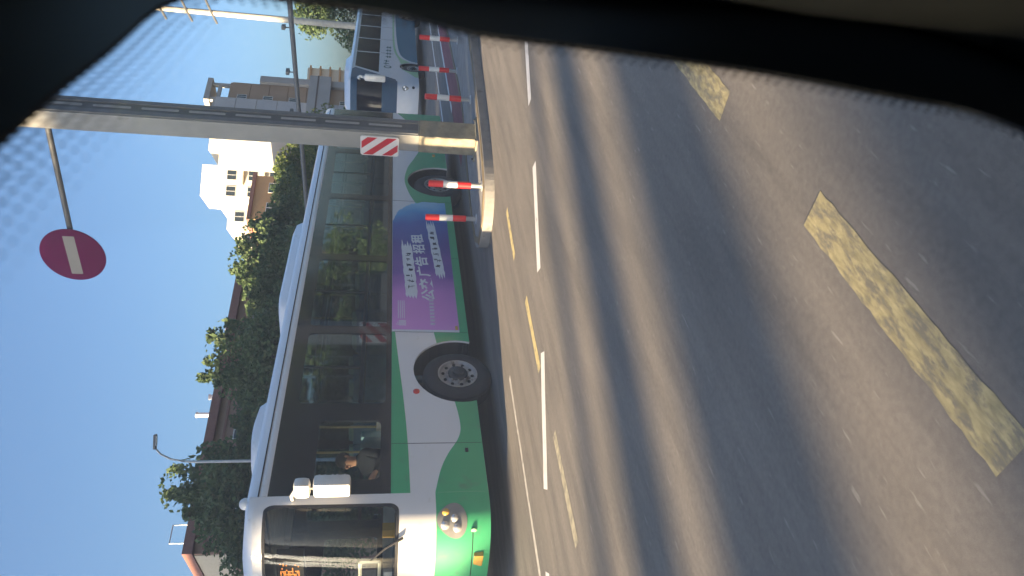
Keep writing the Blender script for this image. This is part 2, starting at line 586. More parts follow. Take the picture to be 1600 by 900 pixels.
road = flat('road', [trav(-90, -8), trav(130, -8), trav(130, 16.5), trav(-90, 16.5)], -0.004, 'asphalt', kind='structure')
flat('bus_lane_surface', [lane(6.2, 0.18), lane(60, 0.18), lane(60, 1.56), lane(6.2, 1.56)], -0.0005, 'red_asphalt', kind='structure')


def stroke(a, b, w, m, z=-0.0022, name='lane_marking', skew=0.0):
    a = Vector((*a, 0)); b = Vector((*b, 0))
    d = (b - a).normalized(); n = Vector((-d.y, d.x, 0)) * (w / 2)
    rag = 0.0045 if w > 0.15 else 0.006
    nseg = max(2, int((b - a).length / (0.05 if w > 0.15 else 0.35)))
    rnd = random.Random(int(a.x * 977 + a.y * 131))
    top, bot = [], []
    for i in range(nseg + 1):
        p = a.lerp(b, i / nseg)
        j = rnd.uniform(-rag, rag)
        top.append((p + n + n.normalized() * j - d * (skew if i in (0, nseg) else 0)))
        bot.append((p - n + n.normalized() * rnd.uniform(-rag, rag)))
    poly = [(p.x, p.y) for p in bot] + [(p.x, p.y) for p in reversed(top)]
    return flat(name, poly, z, m, road)


# crossing white dashes
for a, b in (((3.9, 8.43), (3.35, 8.24)), ((2.97, 8.12), (2.1, 7.79)), ((1.35, 7.46), (0.19, 7.09)), ((-0.63, 6.82), (-1.91, 6.53)), ((-2.64, 6.37), (-3.6, 6.13)), ((4.9, 8.8), (4.3, 8.58))):
    stroke(a, b, 0.15, 'paint_white_line')
# yellow guide dashes, the near wide one and the thin far row
stroke((1.70, 4.12), (0.90, 3.14), 0.155, 'paint_yellow_worn')
stroke((0.335, 2.42), (-0.40, 1.53), 0.155, 'paint_yellow_worn')
stroke((-1.0, 0.79), (-1.75, -0.12), 0.155, 'paint_yellow_worn')
stroke((2.9, 5.6), (2.3, 4.86), 0.155, 'paint_yellow_worn')
for a, b, mm in (((1.02, 9.09), (0.37, 8.46), 'paint_yellow_line'), ((-0.12, 7.7), (-0.82, 6.93), 'paint_yellow_line'), ((-1.32, 6.26), (-2.04, 5.43), 'paint_faded'), ((-2.7, 4.66), (-3.4, 3.8), 'paint_faded')):
    stroke(a, b, 0.11, mm)
stroke((-1.1, 8.56), (-3.6, 5.75), 0.075, 'paint_faded_white')
for l0, s0, s1 in ((-1.05, 10, 34), (0.2, 9.2, 30), (1.4, 7.2, 10.4), (1.42, 11.0, 14)):
    stroke(lane(s0, l0), lane(s1, l0), 0.13, 'paint_white_line', z=0.0035)
stroke(lane(3.0, -3.1), lane(-12, -3.1), 0.12, 'paint_white_line')

# traffic island: kerb stones round a paved top, a painted nose
isl_front = smooth_curve([(0.62, 10.62), (0.95, 10.27), (1.4, 10.17), (1.9, 10.4), (2.73, 11.06), (3.83, 12.0), (4.64, 12.74), (6.4, 14.35), (9.5, 17.4), (14, 21.9)], 5)
isl_back = smooth_curve([(0.62, 10.62), (0.66, 11.05), (1.15, 11.7), (2.05, 12.5), (3.53, 13.76), (5.29, 16.2), (8.2, 20.25), (11.7, 25.1)], 5)
island = empty('traffic_island')
tag(island, kind='structure')
KH = 0.15
inner = [(x, y) for x, y in isl_front] + [(x, y) for x, y in reversed(isl_back[1:])]
MB().slab([inner], lambda a, b: (a, b, KH - 0.012), lambda a, b: (a, b, -0.02)).build('paving', 'island_paving', island)


def kerb_run(path, side, parent):
    """single kerb stones laid along a path, rounded top edge, thin joints"""
    P = [Vector((x, y, 0)) for x, y in path]
    dist = [0]
    for i in range(1, len(P)): dist.append(dist[-1] + (P[i] - P[i - 1]).length)

    def at(s):
        for i in range(1, len(P)):
            if s <= dist[i] or i == len(P) - 1:
                t = (s - dist[i - 1]) / (dist[i] - dist[i - 1])
                return P[i - 1].lerp(P[i], t)
    s = 0.0
    rnd = random.Random(5)
    while s < dist[-1] - 0.1:
        l = 0.72 if s > 2.2 else 0.5
        e = min(s + l - 0.008, dist[-1])
        a, b = at(s), at(e)
        d = (b - a).normalized(); n = Vector((-d.y, d.x, 0)) * side
        hh = KH + rnd.uniform(-0.004, 0.004)
        mb = MB()
        prof = [(0.0, -0.02), (0.012, hh - 0.03), (0.035, hh), (0.13, hh), (0.13, -0.02)]
        vs = [a + n * (0.13 - u) * -1 + n * 0.13 * 0 + Vector((0, 0, w)) for u, w in prof]
        vs = [a - n * 0.0 + n * u + Vector((0, 0, w)) for u, w in prof] + [b + n * u + Vector((0, 0, w)) for u, w in prof]
        k = len(prof)
        mb.add(vs, [(i, (i + 1) % k, k + (i + 1) % k, k + i) for i in range(k)] + [tuple(range(k)), tuple(range(k, 2 * k))])
        mb.build('kerb_stone', 'kerb_stone', parent)
        s += l


kerb_run(isl_front, 1, island)
kerb_run(isl_back, -1, island)
# pavement on the far side of the road with its kerb
MB().box((-70, 0, -0.02), (130, 22, 0.13)).build('pavement', 'pavement').matrix_world = Matrix.Translation((TL * 16.6).to_3d()) @ Matrix.Rotation(TRAVEL, 4, 'Z')
tag(bpy.data.objects['pavement'], kind='structure')
MB().box((-70, -14, -0.02), (130, 0, 0.13)).build('pavement', 'pavement').matrix_world = Matrix.Translation((TL * -8.2).to_3d()) @ Matrix.Rotation(TRAVEL, 4, 'Z')
tag(bpy.data.objects['pavement.001'], kind='structure')


# ------------------------------------------------------------------ buses
class Front:
    """rounded bus nose; s runs 0 (near side) .. 1 (far side), z is height"""

    def __init__(f, xs, depth, W, n=2.7, rake=0.12, z0=1.2, z1=3.0, topback=0.0):
        f.xs, f.dp, f.W, f.n, f.rake, f.z0, f.z1, f.tb = xs, depth, W, n, rake, z0, z1, topback

    def __call__(f, s, z, off=0.0):
        p = f.raw(s, z)
        if off:
            e = 1e-3
            a = f.raw(min(1, s + e), z) - f.raw(max(0, s - e), z)
            b = f.raw(s, z + e) - f.raw(s, z - e)
            nn = b.cross(a).normalized()
            if nn.x > 0.02: nn = -nn
            p = p + nn * off
        return p

    def raw(f, s, z):
        a = pi * s
        ca, sa = cos(a), sin(a)
        y = f.W / 2 - f.W / 2 * math.copysign(abs(ca) ** (2 / f.n), ca)
        k = max(0.0, (z - f.z0) / (f.z1 - f.z0))
        x = f.xs - f.dp * abs(sa) ** (2 / f.n) * (1 - f.rake * k ** 1.6 - f.tb * max(0, k - 0.8) ** 2 * 25)
        k2 = max(0.0, (0.55 - z) / 0.3)
        x += 0.05 * k2 * k2 * abs(sa)
        return Vector((x, y, z))

    def grid(f, mb, s0, s1, z0, z1, ns, nz, off=0.0):
        vs = [f(s0 + (s1 - s0) * i / ns, z0 + (z1 - z0) * j / nz, off) for j in range(nz + 1) for i in range(ns + 1)]
        w = ns + 1
        return mb.add(vs, [(j * w + i, j * w + i + 1, (j + 1) * w + i + 1, (j + 1) * w + i) for j in range(nz) for i in range(ns)])

    def ring(f, mb, loop, s0, s1, z0, z1, k=8):
        """surface between a closed loop (the glass edge) and the rectangle s0..s1, z0..z1"""
        n = len(loop)
        cs = sum(p[0] for p in loop) / n; cz = sum(p[1] for p in loop) / n
        outer = []
        for a, b in loop:
            da, db = a - cs, b - cz
            ts = []
            if da > 1e-9: ts.append((s1 - cs) / da)
            if da < -1e-9: ts.append((s0 - cs) / da)
            if db > 1e-9: ts.append((z1 - cz) / db)
            if db < -1e-9: ts.append((z0 - cz) / db)
            t = min(ts)
            outer.append((cs + da * t, cz + db * t))
        # snap the points nearest the rectangle's corners onto them
        for c in ((s0, z0), (s1, z0), (s1, z1), (s0, z1)):
            i = min(range(n), key=lambda q: ((outer[q][0] - c[0]) * 3) ** 2 + (outer[q][1] - c[1]) ** 2)
            outer[i] = c
        vs = []
        for j in range(k + 1):
            for i in range(n):
                t = j / k
                vs.append(f(loop[i][0] * (1 - t) + outer[i][0] * t, loop[i][1] * (1 - t) + outer[i][1] * t))
        return mb.add(vs, [(j * n + i, j * n + (i + 1) % n, (j + 1) * n + (i + 1) % n, (j + 1) * n + i) for j in range(k) for i in range(n)])

    def patch(f, mb, loop, off=0.0, k=7, shrink=1.0):
        n = len(loop)
        cs = sum(p[0] for p in loop) / n; cz = sum(p[1] for p in loop) / n
        vs = [f(cs, cz, off)]
        for j in range(1, k + 1):
            t = j / k * shrink
            vs += [f(cs + (a - cs) * t, cz + (b - cz) * t, off) for a, b in loop]
        fs = [(0, 1 + i, 1 + (i + 1) % n) for i in range(n)]
        fs += [(1 + j * n + i, 1 + j * n + (i + 1) % n, 1 + (j + 1) * n + (i + 1) % n, 1 + (j + 1) * n + i) for j in range(k - 1) for i in range(n)]
        return mb.add(vs, fs)

    def band(f, mb, loop, g, off=0.004):
        """a strip following the loop: from the loop to the loop grown by factor g"""
        n = len(loop)
        cs = sum(p[0] for p in loop) / n; cz = sum(p[1] for p in loop) / n
        vs = [f(a, b, off) for a, b in loop] + [f(min(1, max(0, cs + (a - cs) * g[0])), cz + (b - cz) * g[1], off) for a, b in loop]
        return mb.add(vs, [(i, (i + 1) % n, n + (i + 1) % n, n + i) for i in range(n)])


def make_wheel_meshes(r, w):
    t = MB().lathe([(r * 0.56, 0.015), (r * 0.6, 0.0), (r * 0.74, -0.012), (r * 0.9, 0.0), (r * 0.985, 0.03), (r, 0.07), (r, w - 0.05), (r * 0.95, w), (r * 0.55, w)], 48)
    for k in range(60):                          # tread blocks
        a = 2 * pi * k / 60
        c, s = cos(a), sin(a)
        tx, tz = -s * 0.02, c * 0.02
        p = [Vector((c * (r + h) + q * tx, y, s * (r + h) + q * tz)) for h in (-0.004, 0.008) for y in (0.06, w - 0.06) for q in (-1, 1)]
        t.add(p, [(0, 2, 3, 1), (4, 5, 7, 6), (0, 1, 5, 4), (2, 6, 7, 3), (0, 4, 6, 2), (1, 3, 7, 5)])
    tyre = t.mesh('tyre', 'tyre', 35)
    R = r * 0.58
    rim = MB().lathe([(R, 0.0), (R * 1.0, -0.012), (R * 0.93, -0.01), (R * 0.86, 0.02), (R * 0.62, 0.035), (R * 0.56, 0.045), (R * 0.5, 0.03), (R * 0.5, 0.0)], 40).mesh('rim', 'wheel_steel', 35)
    hub = MB().lathe([(R * 0.5, 0.02), (R * 0.5, -0.01), (R * 0.46, -0.03), (R * 0.3, -0.04), (R * 0.28, -0.07), (R * 0.2, -0.085), (0.0, -0.085)], 24).mesh('hub', 'dark_metal', 35)
    h = MB()
    for k in range(10):
        a = 2 * pi * k / 10 + 0.2
        h.lathe([(R * 0.085, 0.028), (R * 0.085, 0.016), (0, 0.016)], 10, 'Y', (cos(a) * R * 0.74, -0.004, sin(a) * R * 0.74))
    holes = h.mesh('vent_hole', 'under_dark')
    nu = MB()
    for k in range(10):
        a = 2 * pi * k / 10
        nu.lathe([(R * 0.05, 0.03), (R * 0.05, -0.02), (0, -0.02)], 6, 'Y', (cos(a) * R * 0.55, 0, sin(a) * R * 0.55))
    nuts = nu.mesh('wheel_nut', 'wheel_steel')
    return tyre, rim, hub, holes, nuts


def add_wheel(root, meshes, x, y, z, flip=False, steer=0.0):
    tyre, rim, hub, holes, nuts = meshes
    w = link('wheel', tyre, root, (x, y, z), (0, 0, (pi if flip else 0) + steer))
    link('rim', rim, w); link('hub', hub, w); link('vent_hole', holes, w); link('wheel_nut', nuts, w)
    return w


def make_person(name, loc, rz):
    """seated driver: one skinned body, hands forward on the wheel"""
    J = {'pelvis': (0, 0, 0.0), 'belly': (0.02, 0, 0.2), 'chest': (0.03, 0, 0.42), 'neck': (0.03, 0, 0.56), 'chin': (0.05, 0, 0.63), 'head': (0.04, 0, 0.72), 'crown': (0.03, 0, 0.8),
         'shL': (0.03, 0.19, 0.47), 'elL': (0.16, 0.25, 0.24), 'wrL': (0.37, 0.17, 0.33), 'haL': (0.43, 0.15, 0.37),
         'shR': (0.03, -0.19, 0.47), 'elR': (0.16, -0.25, 0.24), 'wrR': (0.37, -0.17, 0.33), 'haR': (0.43, -0.15, 0.37),
         'hiL': (0.02, 0.1, 0.0), 'knL': (0.43, 0.13, 0.08), 'anL': (0.5, 0.13, -0.33), 'toL': (0.64, 0.13, -0.37),
         'hiR': (0.02, -0.1, 0.0), 'knR': (0.43, -0.13, 0.08), 'anR': (0.5, -0.13, -0.33), 'toR': (0.64, -0.13, -0.37)}
    rad = {'pelvis': .13, 'belly': .13, 'chest': .145, 'neck': .055, 'chin': .07, 'head': .098, 'crown': .07, 'sh': .065, 'el': .045, 'wr': .032, 'ha': .04, 'hi': .095, 'kn': .065, 'an': .045, 'to': .035}
    E = [('pelvis', 'belly'), ('belly', 'chest'), ('chest', 'neck'), ('neck', 'chin'), ('chin', 'head'), ('head', 'crown')]
    for s in 'LR':
        E += [('chest', 'sh' + s), ('sh' + s, 'el' + s), ('el' + s, 'wr' + s), ('wr' + s, 'ha' + s), ('pelvis', 'hi' + s), ('hi' + s, 'kn' + s), ('kn' + s, 'an' + s), ('an' + s, 'to' + s)]
    ks = list(J)
    # fingers: short chains rooted in the palm, curled round the wheel rim
    for s, sg in (('L', 1), ('R', -1)):
        for k in range(4):
            a, b = f'f{k}{s}', f'g{k}{s}'
            o = (k - 1.5) * 0.02
            J[a] = (0.475, sg * 0.15 + o * 0.3, 0.38 + o); J[b] = (0.485, sg * 0.13 + o * 0.3, 0.35 + o)
            rad[a] = .009; rad[b] = .008
            E += [('ha' + s, a), (a, b)]
        J['t' + s] = (0.44, sg * 0.105, 0.40); rad['t' + s] = .01
        E.append(('ha' + s, 't' + s))
    ks = list(J)
    me = bpy.data.meshes.new(name)
    me.from_pydata([J[k] for k in ks], [(ks.index(a), ks.index(b)) for a, b in E], [])
    o = bpy.data.objects.new(name, me)
    C.objects.link(o)
    bpy.context.view_layer.objects.active = o
    o.modifiers.new('skin', 'SKIN')
    for i, k in enumerate(ks):
        r = rad.get(k, rad.get(k[:2], 0.05))
        sv = me.skin_vertices[0].data[i]
        sv.radius = (r, r * (1.25 if k in ('chest', 'belly', 'pelvis') else 1))
        sv.use_root = k == 'pelvis'
    sub = o.modifiers.new('sub', 'SUBSURF'); sub.levels = 2
    dg = bpy.context.evaluated_depsgraph_get()
    m2 = bpy.data.meshes.new_from_object(o.evaluated_get(dg))
    bpy.data.objects.remove(o)
    m2.materials.clear()
    m2.materials.append(M['skin']); m2.materials.append(M['shirt_dark'])
    for p in m2.polygons:
        c = p.center
        skin = c.z > 0.575 or (c.x > 0.36 and c.z > 0.25)
        p.material_index = 0 if skin else 1
        p.use_smooth = True
    body = link(name, m2, None, loc, (0, 0, rz))
    MB().sphere((0.02, 0, 0.745), 0.108, 14, 8, (1, 0.95, 0.95)).build('hair', 'hair', body, True)
    f = MB()
    f.sphere((0.145, 0, 0.69), 0.02, 8, 6, (1, 0.7, 1.3))                      # nose
    f.sphere((0.04, 0.1, 0.7), 0.025, 8, 6, (0.7, 0.4, 1.2)); f.sphere((0.04, -0.1, 0.7), 0.025, 8, 6, (0.7, 0.4, 1.2))
    f.build('face_detail', 'skin', body, True)
    e = MB()
    for s in (-1, 1): e.sphere((0.125, s * 0.035, 0.715), 0.012, 8, 6)
    e.sphere((0.13, 0, 0.645), 0.02, 8, 6, (0.5, 1.3, 0.3))
    e.build('eyes_and_mouth', 'hair', body)
    return body


def poly_hash(seed):
    return random.Random(seed)


def city_bus():
    W, ZS, ZT, XF, XR = 2.5, 1.42, 2.78, -1.95, 9.32
    AX = 0.16
    root = empty('city_bus', BUS_O, BUS_RZ)
    tag(root, 'white and green city bus with purple advertisement on its side, waiting at the island', 'bus')
    fr = Front(XF, 0.68, W, 2.7, 0.16, 1.25, 3.0)
    near = lambda y: (lambda a, b: (a, y, b))

    def arch(cx, r=0.64, zc=0.47, zb=0.27, n=24):
        a = math.asin((zb - zc) / r)
        return arc(cx, zc, r, pi - a, a, n)
    outline = [(XF, 0.27)] + arch(AX) + arch(5.85) + [(XR, 0.27), (XR, ZS), (XF, ZS)]
    for y0, y1 in ((0.0, 0.035), (W, W - 0.035)):
        MB().slab([outline], near(y0), near(y1)).build('side_panel', 'bus_white', root)
    # livery on the near and the far side
    G1 = [(-1.949, 1.418), (-1.949, 1.19)] + smooth_curve([(-1.949, 1.19), (-1.17, 1.21), (-0.4, 1.255), (0.39, 1.32), (0.99, 1.365)])[1:] + [(0.99, 1.418)]
    aL = [p for p in arch(AX) if p[0] < 0 and p[1] < 0.57]
    G2 = [(-1.949, 0.272)] + aL + smooth_curve([(-0.485, 0.57), (-0.7, 0.54), (-0.96, 0.53), (-1.15, 0.585), (-1.38, 0.72), (-1.62, 0.82), (-1.949, 0.9)])
    aR = [p for p in arch(AX) if p[0] > AX and p[1] < 0.77]
    G3 = aR + arch(5.85) + [(9.31, 0.272)] + smooth_curve([(9.31, 1.3), (8.9, 1.1), (8.3, 0.86), (7.7, 0.8), (7.3, 0.83), (6.85, 0.96), (6.41, 1.1), (5.85, 1.17), (5.35, 1.1), (5.0, 1.0), (4.9, 0.96)]) + [(4.9, 0.4), (1.0, 0.4), (1.0, 0.79)]
    for y0, y1 in ((-0.003, 0.001), (W + 0.003, W - 0.001)):
        for g in (G1, G2, G3):
            MB().slab([g], near(y0), near(y1)).build('livery_stripe', 'bus_green', root)
    # dark sill joint and panel seams
    sm = MB()
    for x in (-1.2, 0.98, 3.0, 4.97, 7.4):
        sm.box((x, -0.0035, 0.28), (x + 0.006, 0.0, 1.41))
    sm.box((XF, -0.004, 1.412), (XR, 0.0, 1.424))
    sm.build('panel_seam', 'black_rubber', root)
    # advertisement
    adp = [(1.02, 0.4), (4.95, 0.4)] + smooth_curve([(4.95, 0.4), (4.95, 0.85), (4.83, 1.08), (4.65, 1.25), (4.45, 1.35), (4.2, 1.408)])[1:] + [(1.02, 1.408)]
    rnd = random.Random(3)
    adp = [(a + (rnd.uniform(-.025, .025) if a > 4.1 and b > .5 else 0), b + (rnd.uniform(-.02, .0) if 4.1 < a < 4.9 else 0)) for a, b in adp]
    adv = MB().slab([adp], near(-0.006), near(0.0)).build('advertisement', 'ad_print', root)
    MB().slab([[(0.985, 0.4), (1.03, 0.4), (1.03, 1.412), (0.985, 1.412)]], near(-0.007), near(0)).build('advert_border', 'banner_white', root)

    def brush(x0, z0, x1, z1, h, seed):
        r = random.Random(seed)
        d = Vector((x1 - x0, z1 - z0)).normalized(); n = Vector((-d.y, d.x))
        L_ = Vector((x1 - x0, z1 - z0)).length
        lo, hi = [], []
        k = 16
        for i in range(k + 1):
            p = Vector((x0, z0)) + d * L_ * i / k
            lo.append(p - n * h * (0.5 + r.uniform(-0.04, 0.04))); hi.append(p + n * h * (0.5 + r.uniform(-0.04, 0.04)))
        endR, endL = [], []
        for i in range(1, 8):
            t = i / 8
            endR.append(lo[-1].lerp(hi[-1], t) + d * (r.uniform(0.12, 0.3) if i % 2 else r.uniform(0.0, 0.06)))
            endL.append(hi[0].lerp(lo[0], t) - d * (r.uniform(0.08, 0.2) if i % 2 else r.uniform(0.0, 0.04)))
        return [tuple(p) for p in lo + endR + hi[::-1] + endL]
    for x0, z0, x1, z1, h, sd_ in ((1.92, 1.1, 3.28, 1.16, 0.19, 1), (2.55, 0.615, 4.0, 0.71, 0.155, 2)):
        bn = MB().slab([brush(x0, z0, x1, z1, h, sd_)], near(-0.009), near(-0.004)).build('advert_banner', 'banner_white', adv)
        tt = MB(); r = random.Random(sd_ + 9)
        ang = math.atan2(z1 - z0, x1 - x0)
        for i in range(7):                       # small dark print, too fine to read
            for q in range(5):
                x = x0 + 0.2 + i * (x1 - x0 - 0.4) / 6 + r.uniform(-.02, .02); z = z0 + (x - x0) * math.tan(ang) + r.uniform(-.04, .04)
                if q % 2: tt.box((x - 0.035, -0.0115, z), (x + 0.035, -0.008, z + 0.009))
                else: tt.box((x + r.uniform(-.03, .03), -0.0115, z - 0.03), (x + r.uniform(-.03, .03) + 0.012, -0.008, z + 0.03))
        tt.build('banner_print', 'print_dark', adv)
    for ch, x, z in zip('公交广告招租', (1.92, 2.22, 2.58, 2.88, 3.27, 3.6), (0.835, 0.86, 0.89, 0.915, 0.945, 0.97)):
        text_mesh('advert_character', ch, 0.225, 'banner_white', adv, (x - 0.15, -0.008, z - 0.09), (pi / 2, -0.075, 0), 1.35, 0.006)
    lg = MB(); r = random.Random(8)
    for i in range(6):
        lg.box((1.13 + i * 0.022, -0.009, 1.2), (1.14 + i * 0.022, -0.005, 1.3 + r.uniform(0, .05)))
    for i in range(4):
        lg.box((1.3, -0.009, 1.22 + i * 0.03), (1.75, -0.005, 1.23 + i * 0.03))
    lg.build('advert_logo', 'banner_white', adv)
    st = MB()
    for i in range(9):
        st.box((1.15 + i * 0.085, -0.009, 0.76), (1.2 + i * 0.085, -0.005, 0.83))
    st.build('advert_small_print', 'print_pale', adv)
    # marker lamps
    MB().lathe([(0.045, 0.0), (0.045, -0.012), (0.02, -0.02), (0, -0.02)], 14, 'Y', (-0.28, 0, 1.08)).build('side_marker', 'lamp_red', root, True)
    MB().box((1.04, -0.02, 0.42), (1.12, 0, 0.46)).build('side_marker', 'lamp_amber', root, bevel=0.006)
    MB().box((-1.35, -0.012, 0.46), (-1.29, 0, 0.5)).build('filler_lock', 'black_rubber', root)
    MB().box((7.0, -0.02, 0.5), (7.1, 0, 0.56)).build('side_marker', 'lamp_amber', root, bevel=0.006)
    # window band
    wins = [(-1.74, -0.8, 1.54, 2.3), (-0.5, 0.93, 1.49, 2.6), (1.1, 2.85, 1.49, 2.6), (3.02, 4.97, 1.49, 2.6), (5.14, 6.98, 1.49, 2.6), (7.15, 9.05, 1.49, 2.6)]
    band = [(XF, ZS), (XR, ZS), (XR, ZT), (XF, ZT)]
    holes = [rrect(a, b, c, d, 0.07, 4) for a, b, c, d in wins]
    doors = [(-1.8, -0.55, 0.5, 2.55)]
    for side, (y0, y1, yg) in enumerate(((0.0, 0.03, 0.008), (W, W - 0.03, W - 0.008))):
        MB().slab([band] + holes, near(y0), near(y1)).build('window_band', 'black_band', root)
        for a, b, c, d in wins:
            g = MB().box((a - 0.02, yg - 0.002, c - 0.02), (b + 0.02, yg + 0.003, d + 0.02)).build('window', 'bus_glass' if a > -1 else 'driver_glass', root)
            e = 0.022 if side == 0 else -0.022
            if a > -1:
                rl = MB()
                rl.box((a, min(yg, yg + e), 1.79), (b, max(yg, yg + e), 1.84))
                rl.box(((a + b) / 2 - 0.02, min(yg, yg + e), 1.84), ((a + b) / 2 + 0.02, max(yg, yg + e), d))
                rl.build('slider_rail', 'dark_metal', g)
    # roof shell
    prof = [(0.0, ZT), (-0.006, ZT + 0.02), (0.0, 2.86), (0.03, 2.945), (0.09, 3.0), (0.2, 3.03), (0.6, 3.07), (1.25, 3.09)]
    prof = prof + [(W - y, z) for y, z in prof[::-1][1:]]
    mb = MB()
    xs = [XR - 0.02, XR - 0.2] + [XR - 0.2 - (XR - 0.2 - XF) * i / 12 for i in range(1, 13)]
    n = len(prof)
    vs = [(x, y, z - (0.06 if k == 0 and z > 2.9 else 0)) for k, x in enumerate(xs) for y, z in prof]
    mb.add(vs, [(i * n + k, i * n + k + 1, (i + 1) * n + k + 1, (i + 1) * n + k) for i in range(len(xs) - 1) for k in range(n - 1)])
    mb.build('roof', 'bus_white', root, 50)
    MB().box((XF, -0.009, 2.872), (XR - 0.1, 0.012, 2.884)).build('roof_seam', 'under_dark', root)
    cp = MB()                                                           # roof continues over the nose
    rows = []
    for i in range(25):
        s = i / 24
        rows.append([fr(s, 2.8), fr(s, 2.88), fr(s, 2.95) + Vector((0.06 * sin(pi * s), 0, 0)), None])
    for i in range(25):
        s = i / 24; b = rows[i][2]
        y = b.y
        zt = np.interp(min(y, W - y), [p[0] for p in prof[:8]], [p[1] for p in prof[:8]])
        rows[i][3:] = [Vector((b.x + 0.15 * sin(pi * s), y, max(zt - 0.03, 2.97))), Vector((XF, y, zt))]
    m_ = len(rows[0])
    cp.add([p for r_ in rows for p in r_], [(i * m_ + k, i * m_ + k + 1, (i + 1) * m_ + k + 1, (i + 1) * m_ + k) for i in range(24) for k in range(m_ - 1)])
    cp.build('roof_front', 'bus_white', root, 60)
    for x0, x1, zt in ((1.7, 4.75, 3.21), (-1.25, 0.05, 3.18)):
        lo = rrect(x0, x1, 0.28, 2.22, 0.3, 5); hi = rrect(x0 + 0.45, x1 - 0.3, 0.42, 2.08, 0.25, 5)
        n = len(lo)
        md = [(a * 0.6 + b * 0.4, c * 0.75 + d * 0.25) for (a, c), (b, d) in zip(lo, hi)]
        mb = MB()
        vs = [(a, b, 2.99) for a, b in lo] + [(a, b, 2.99 + (zt - 2.99) * 0.75) for a, b in md] + [(a, b, zt) for a, b in hi]
        mb.add(vs, [(j * n + i, j * n + (i + 1) % n, (j + 1) * n + (i + 1) % n, (j + 1) * n + i) for j in range(2) for i in range(n)] + [tuple(range(2 * n, 3 * n))])
        mb.build('roof_unit', 'bus_white', root, 50)
    # nose: lower green bumper, white mask, glass
    mb = MB(); fr.grid(mb, 0, 1, 0.27, 0.9, 40, 10); mb.build('bumper', 'bus_green', root, 60)
    mb = MB(); fr.grid(mb, 0, 1, 0.9, 1.25, 40, 4); mb.build('front_panel', 'bus_white', root, 60)
    S0, S1 = 0.035, 0.965
    glass_loop = rrect(S0, S1, 1.32, 2.80, 0.0, 1)
    gl = []
    for cs, cz, a in ((S1 - 0.035, 1.32 + 0.11, -pi / 2), (S1 - 0.035, 2.80 - 0.11, 0), (S0 + 0.035, 2.80 - 0.11, pi / 2), (S0 + 0.035, 1.32 + 0.11, pi)):
        gl += [(cs + 0.035 * cos(a + pi / 2 * i / 6), cz + 0.11 * sin(a + pi / 2 * i / 6)) for i in range(7)]
    # extra points along the edges so that the ring follows the curved nose
    dense = []
    for i in range(len(gl)):
        a, b = gl[i], gl[(i + 1) % len(gl)]
        k = max(1, int(max(abs(a[0] - b[0]) / 0.03, abs(a[1] - b[1]) / 0.12)))
        dense += [(a[0] + (b[0] - a[0]) * j / k, a[1] + (b[1] - a[1]) * j / k) for j in range(k)]
    gl = dense
    mb = MB(); fr.ring(mb, gl, 0.0, 1.0, 1.25, 2.9, 5); mb.build('windscreen_surround', 'bus_white', root, 60)
    mb = MB(); fr.patch(mb, gl, -0.004, 9); ws = mb.build('windscreen', 'screen_glass', root, 80)
    mb = MB(); fr.band(mb, gl, (0.965, 0.955), 0.003); mb.build('windscreen_seal', 'black_rubber', ws, 80)
    # rear wall
    MB().slab([rrect(0.0, W, 0.27, 3.0, 0.12, 4)], lambda a, b: (XR + 0.1 - 0.1 * (abs(a - W / 2) / (W / 2)) ** 4, a, b), lambda a, b: (XR - 0.03, a, b)).build('rear_panel', 'bus_white', root)
    MB().box((XR - 0.01, 0.02, 0.28), (XR + 0.08, W - 0.02, 1.0)).build('rear_bumper', 'bus_green', root, bevel=0.02)
    # headlamp cluster
    cl = [(0.128 + 0.085 * cos(a) * (1 - 0.25 * sin(a)), 0.72 + 0.175 * sin(a)) for a in [2 * pi * i / 28 for i in range(28)]]
    cl = [(s + 0.03 * (z - 0.72) * -1.2, z) for s, z in cl]
    for mir in (False, True):
        loop = [(1 - s, z) for s, z in cl] if mir else cl
        mb = MB(); fr.patch(mb, loop, 0.006, 4); hc = mb.build('headlight', 'lamp_recess', root, 60)
        for s, z, r, mm in ((0.085, 0.79, 0.05, 'lamp_amber'), (0.115, 0.69, 0.05, 'lamp_clear'), (0.15, 0.8, 0.055, 'lamp_clear'), (0.165, 0.66, 0.055, 'lamp_clear')):
            s = 1 - s if mir else s
            p = fr(s, z, -0.018)
            MB().sphere(p, r, 14, 10).build('lamp', mm, hc, True)
        p = fr(0.18 if not mir else 0.82, 0.47, 0.004)
        MB().sphere(p, 0.035, 12, 8, (0.4, 1, 1)).build('parking_sensor', 'bus_pale_green', root, True)
        p = fr(0.325 if not mir else 0.675, 0.40, 0.0)
        MB().box((p.x - 0.02, p.y - 0.1, p.z - 0.05), (p.x + 0.05, p.y + 0.1, p.z + 0.06)).build('fog_lamp', 'lamp_amber', root, bevel=0.01)
    mb = MB(); fr.grid(mb, 0.17, 0.83, 0.475, 0.485, 20, 1, 0.004); mb.build('bumper_seam', 'under_dark', root)
    # mirrors
    mr = MB().box((-2.15, -0.42, 1.86), (-1.99, -0.2, 2.26)).build('mirror', 'mirror_white', root, True, 0.04)
    rb = MB()
    for z in (1.92, 2.0, 2.05, 2.13, 2.19): rb.box((-1.993, -0.4, z), (-1.978, -0.22, z + 0.018))
    rb.build('mirror_rib', 'wheel_steel', mr)
    MB().box((-2.14, -0.4, 2.29), (-2.0, -0.17, 2.47)).build('mirror_cap', 'mirror_white', mr, True, 0.055)
    MB().tube([(-2.0, 0.02, 2.5), (-2.06, -0.14, 2.5), (-2.08, -0.28, 2.45), (-2.08, -0.3, 2.2)], 0.022, 8).build('mirror_arm', 'mirror_white', mr, True)
    far = MB().box((-2.75, 2.55, 1.75), (-2.6, 2.8, 2.3)).build('mirror', 'mirror_white', root, True, 0.05)
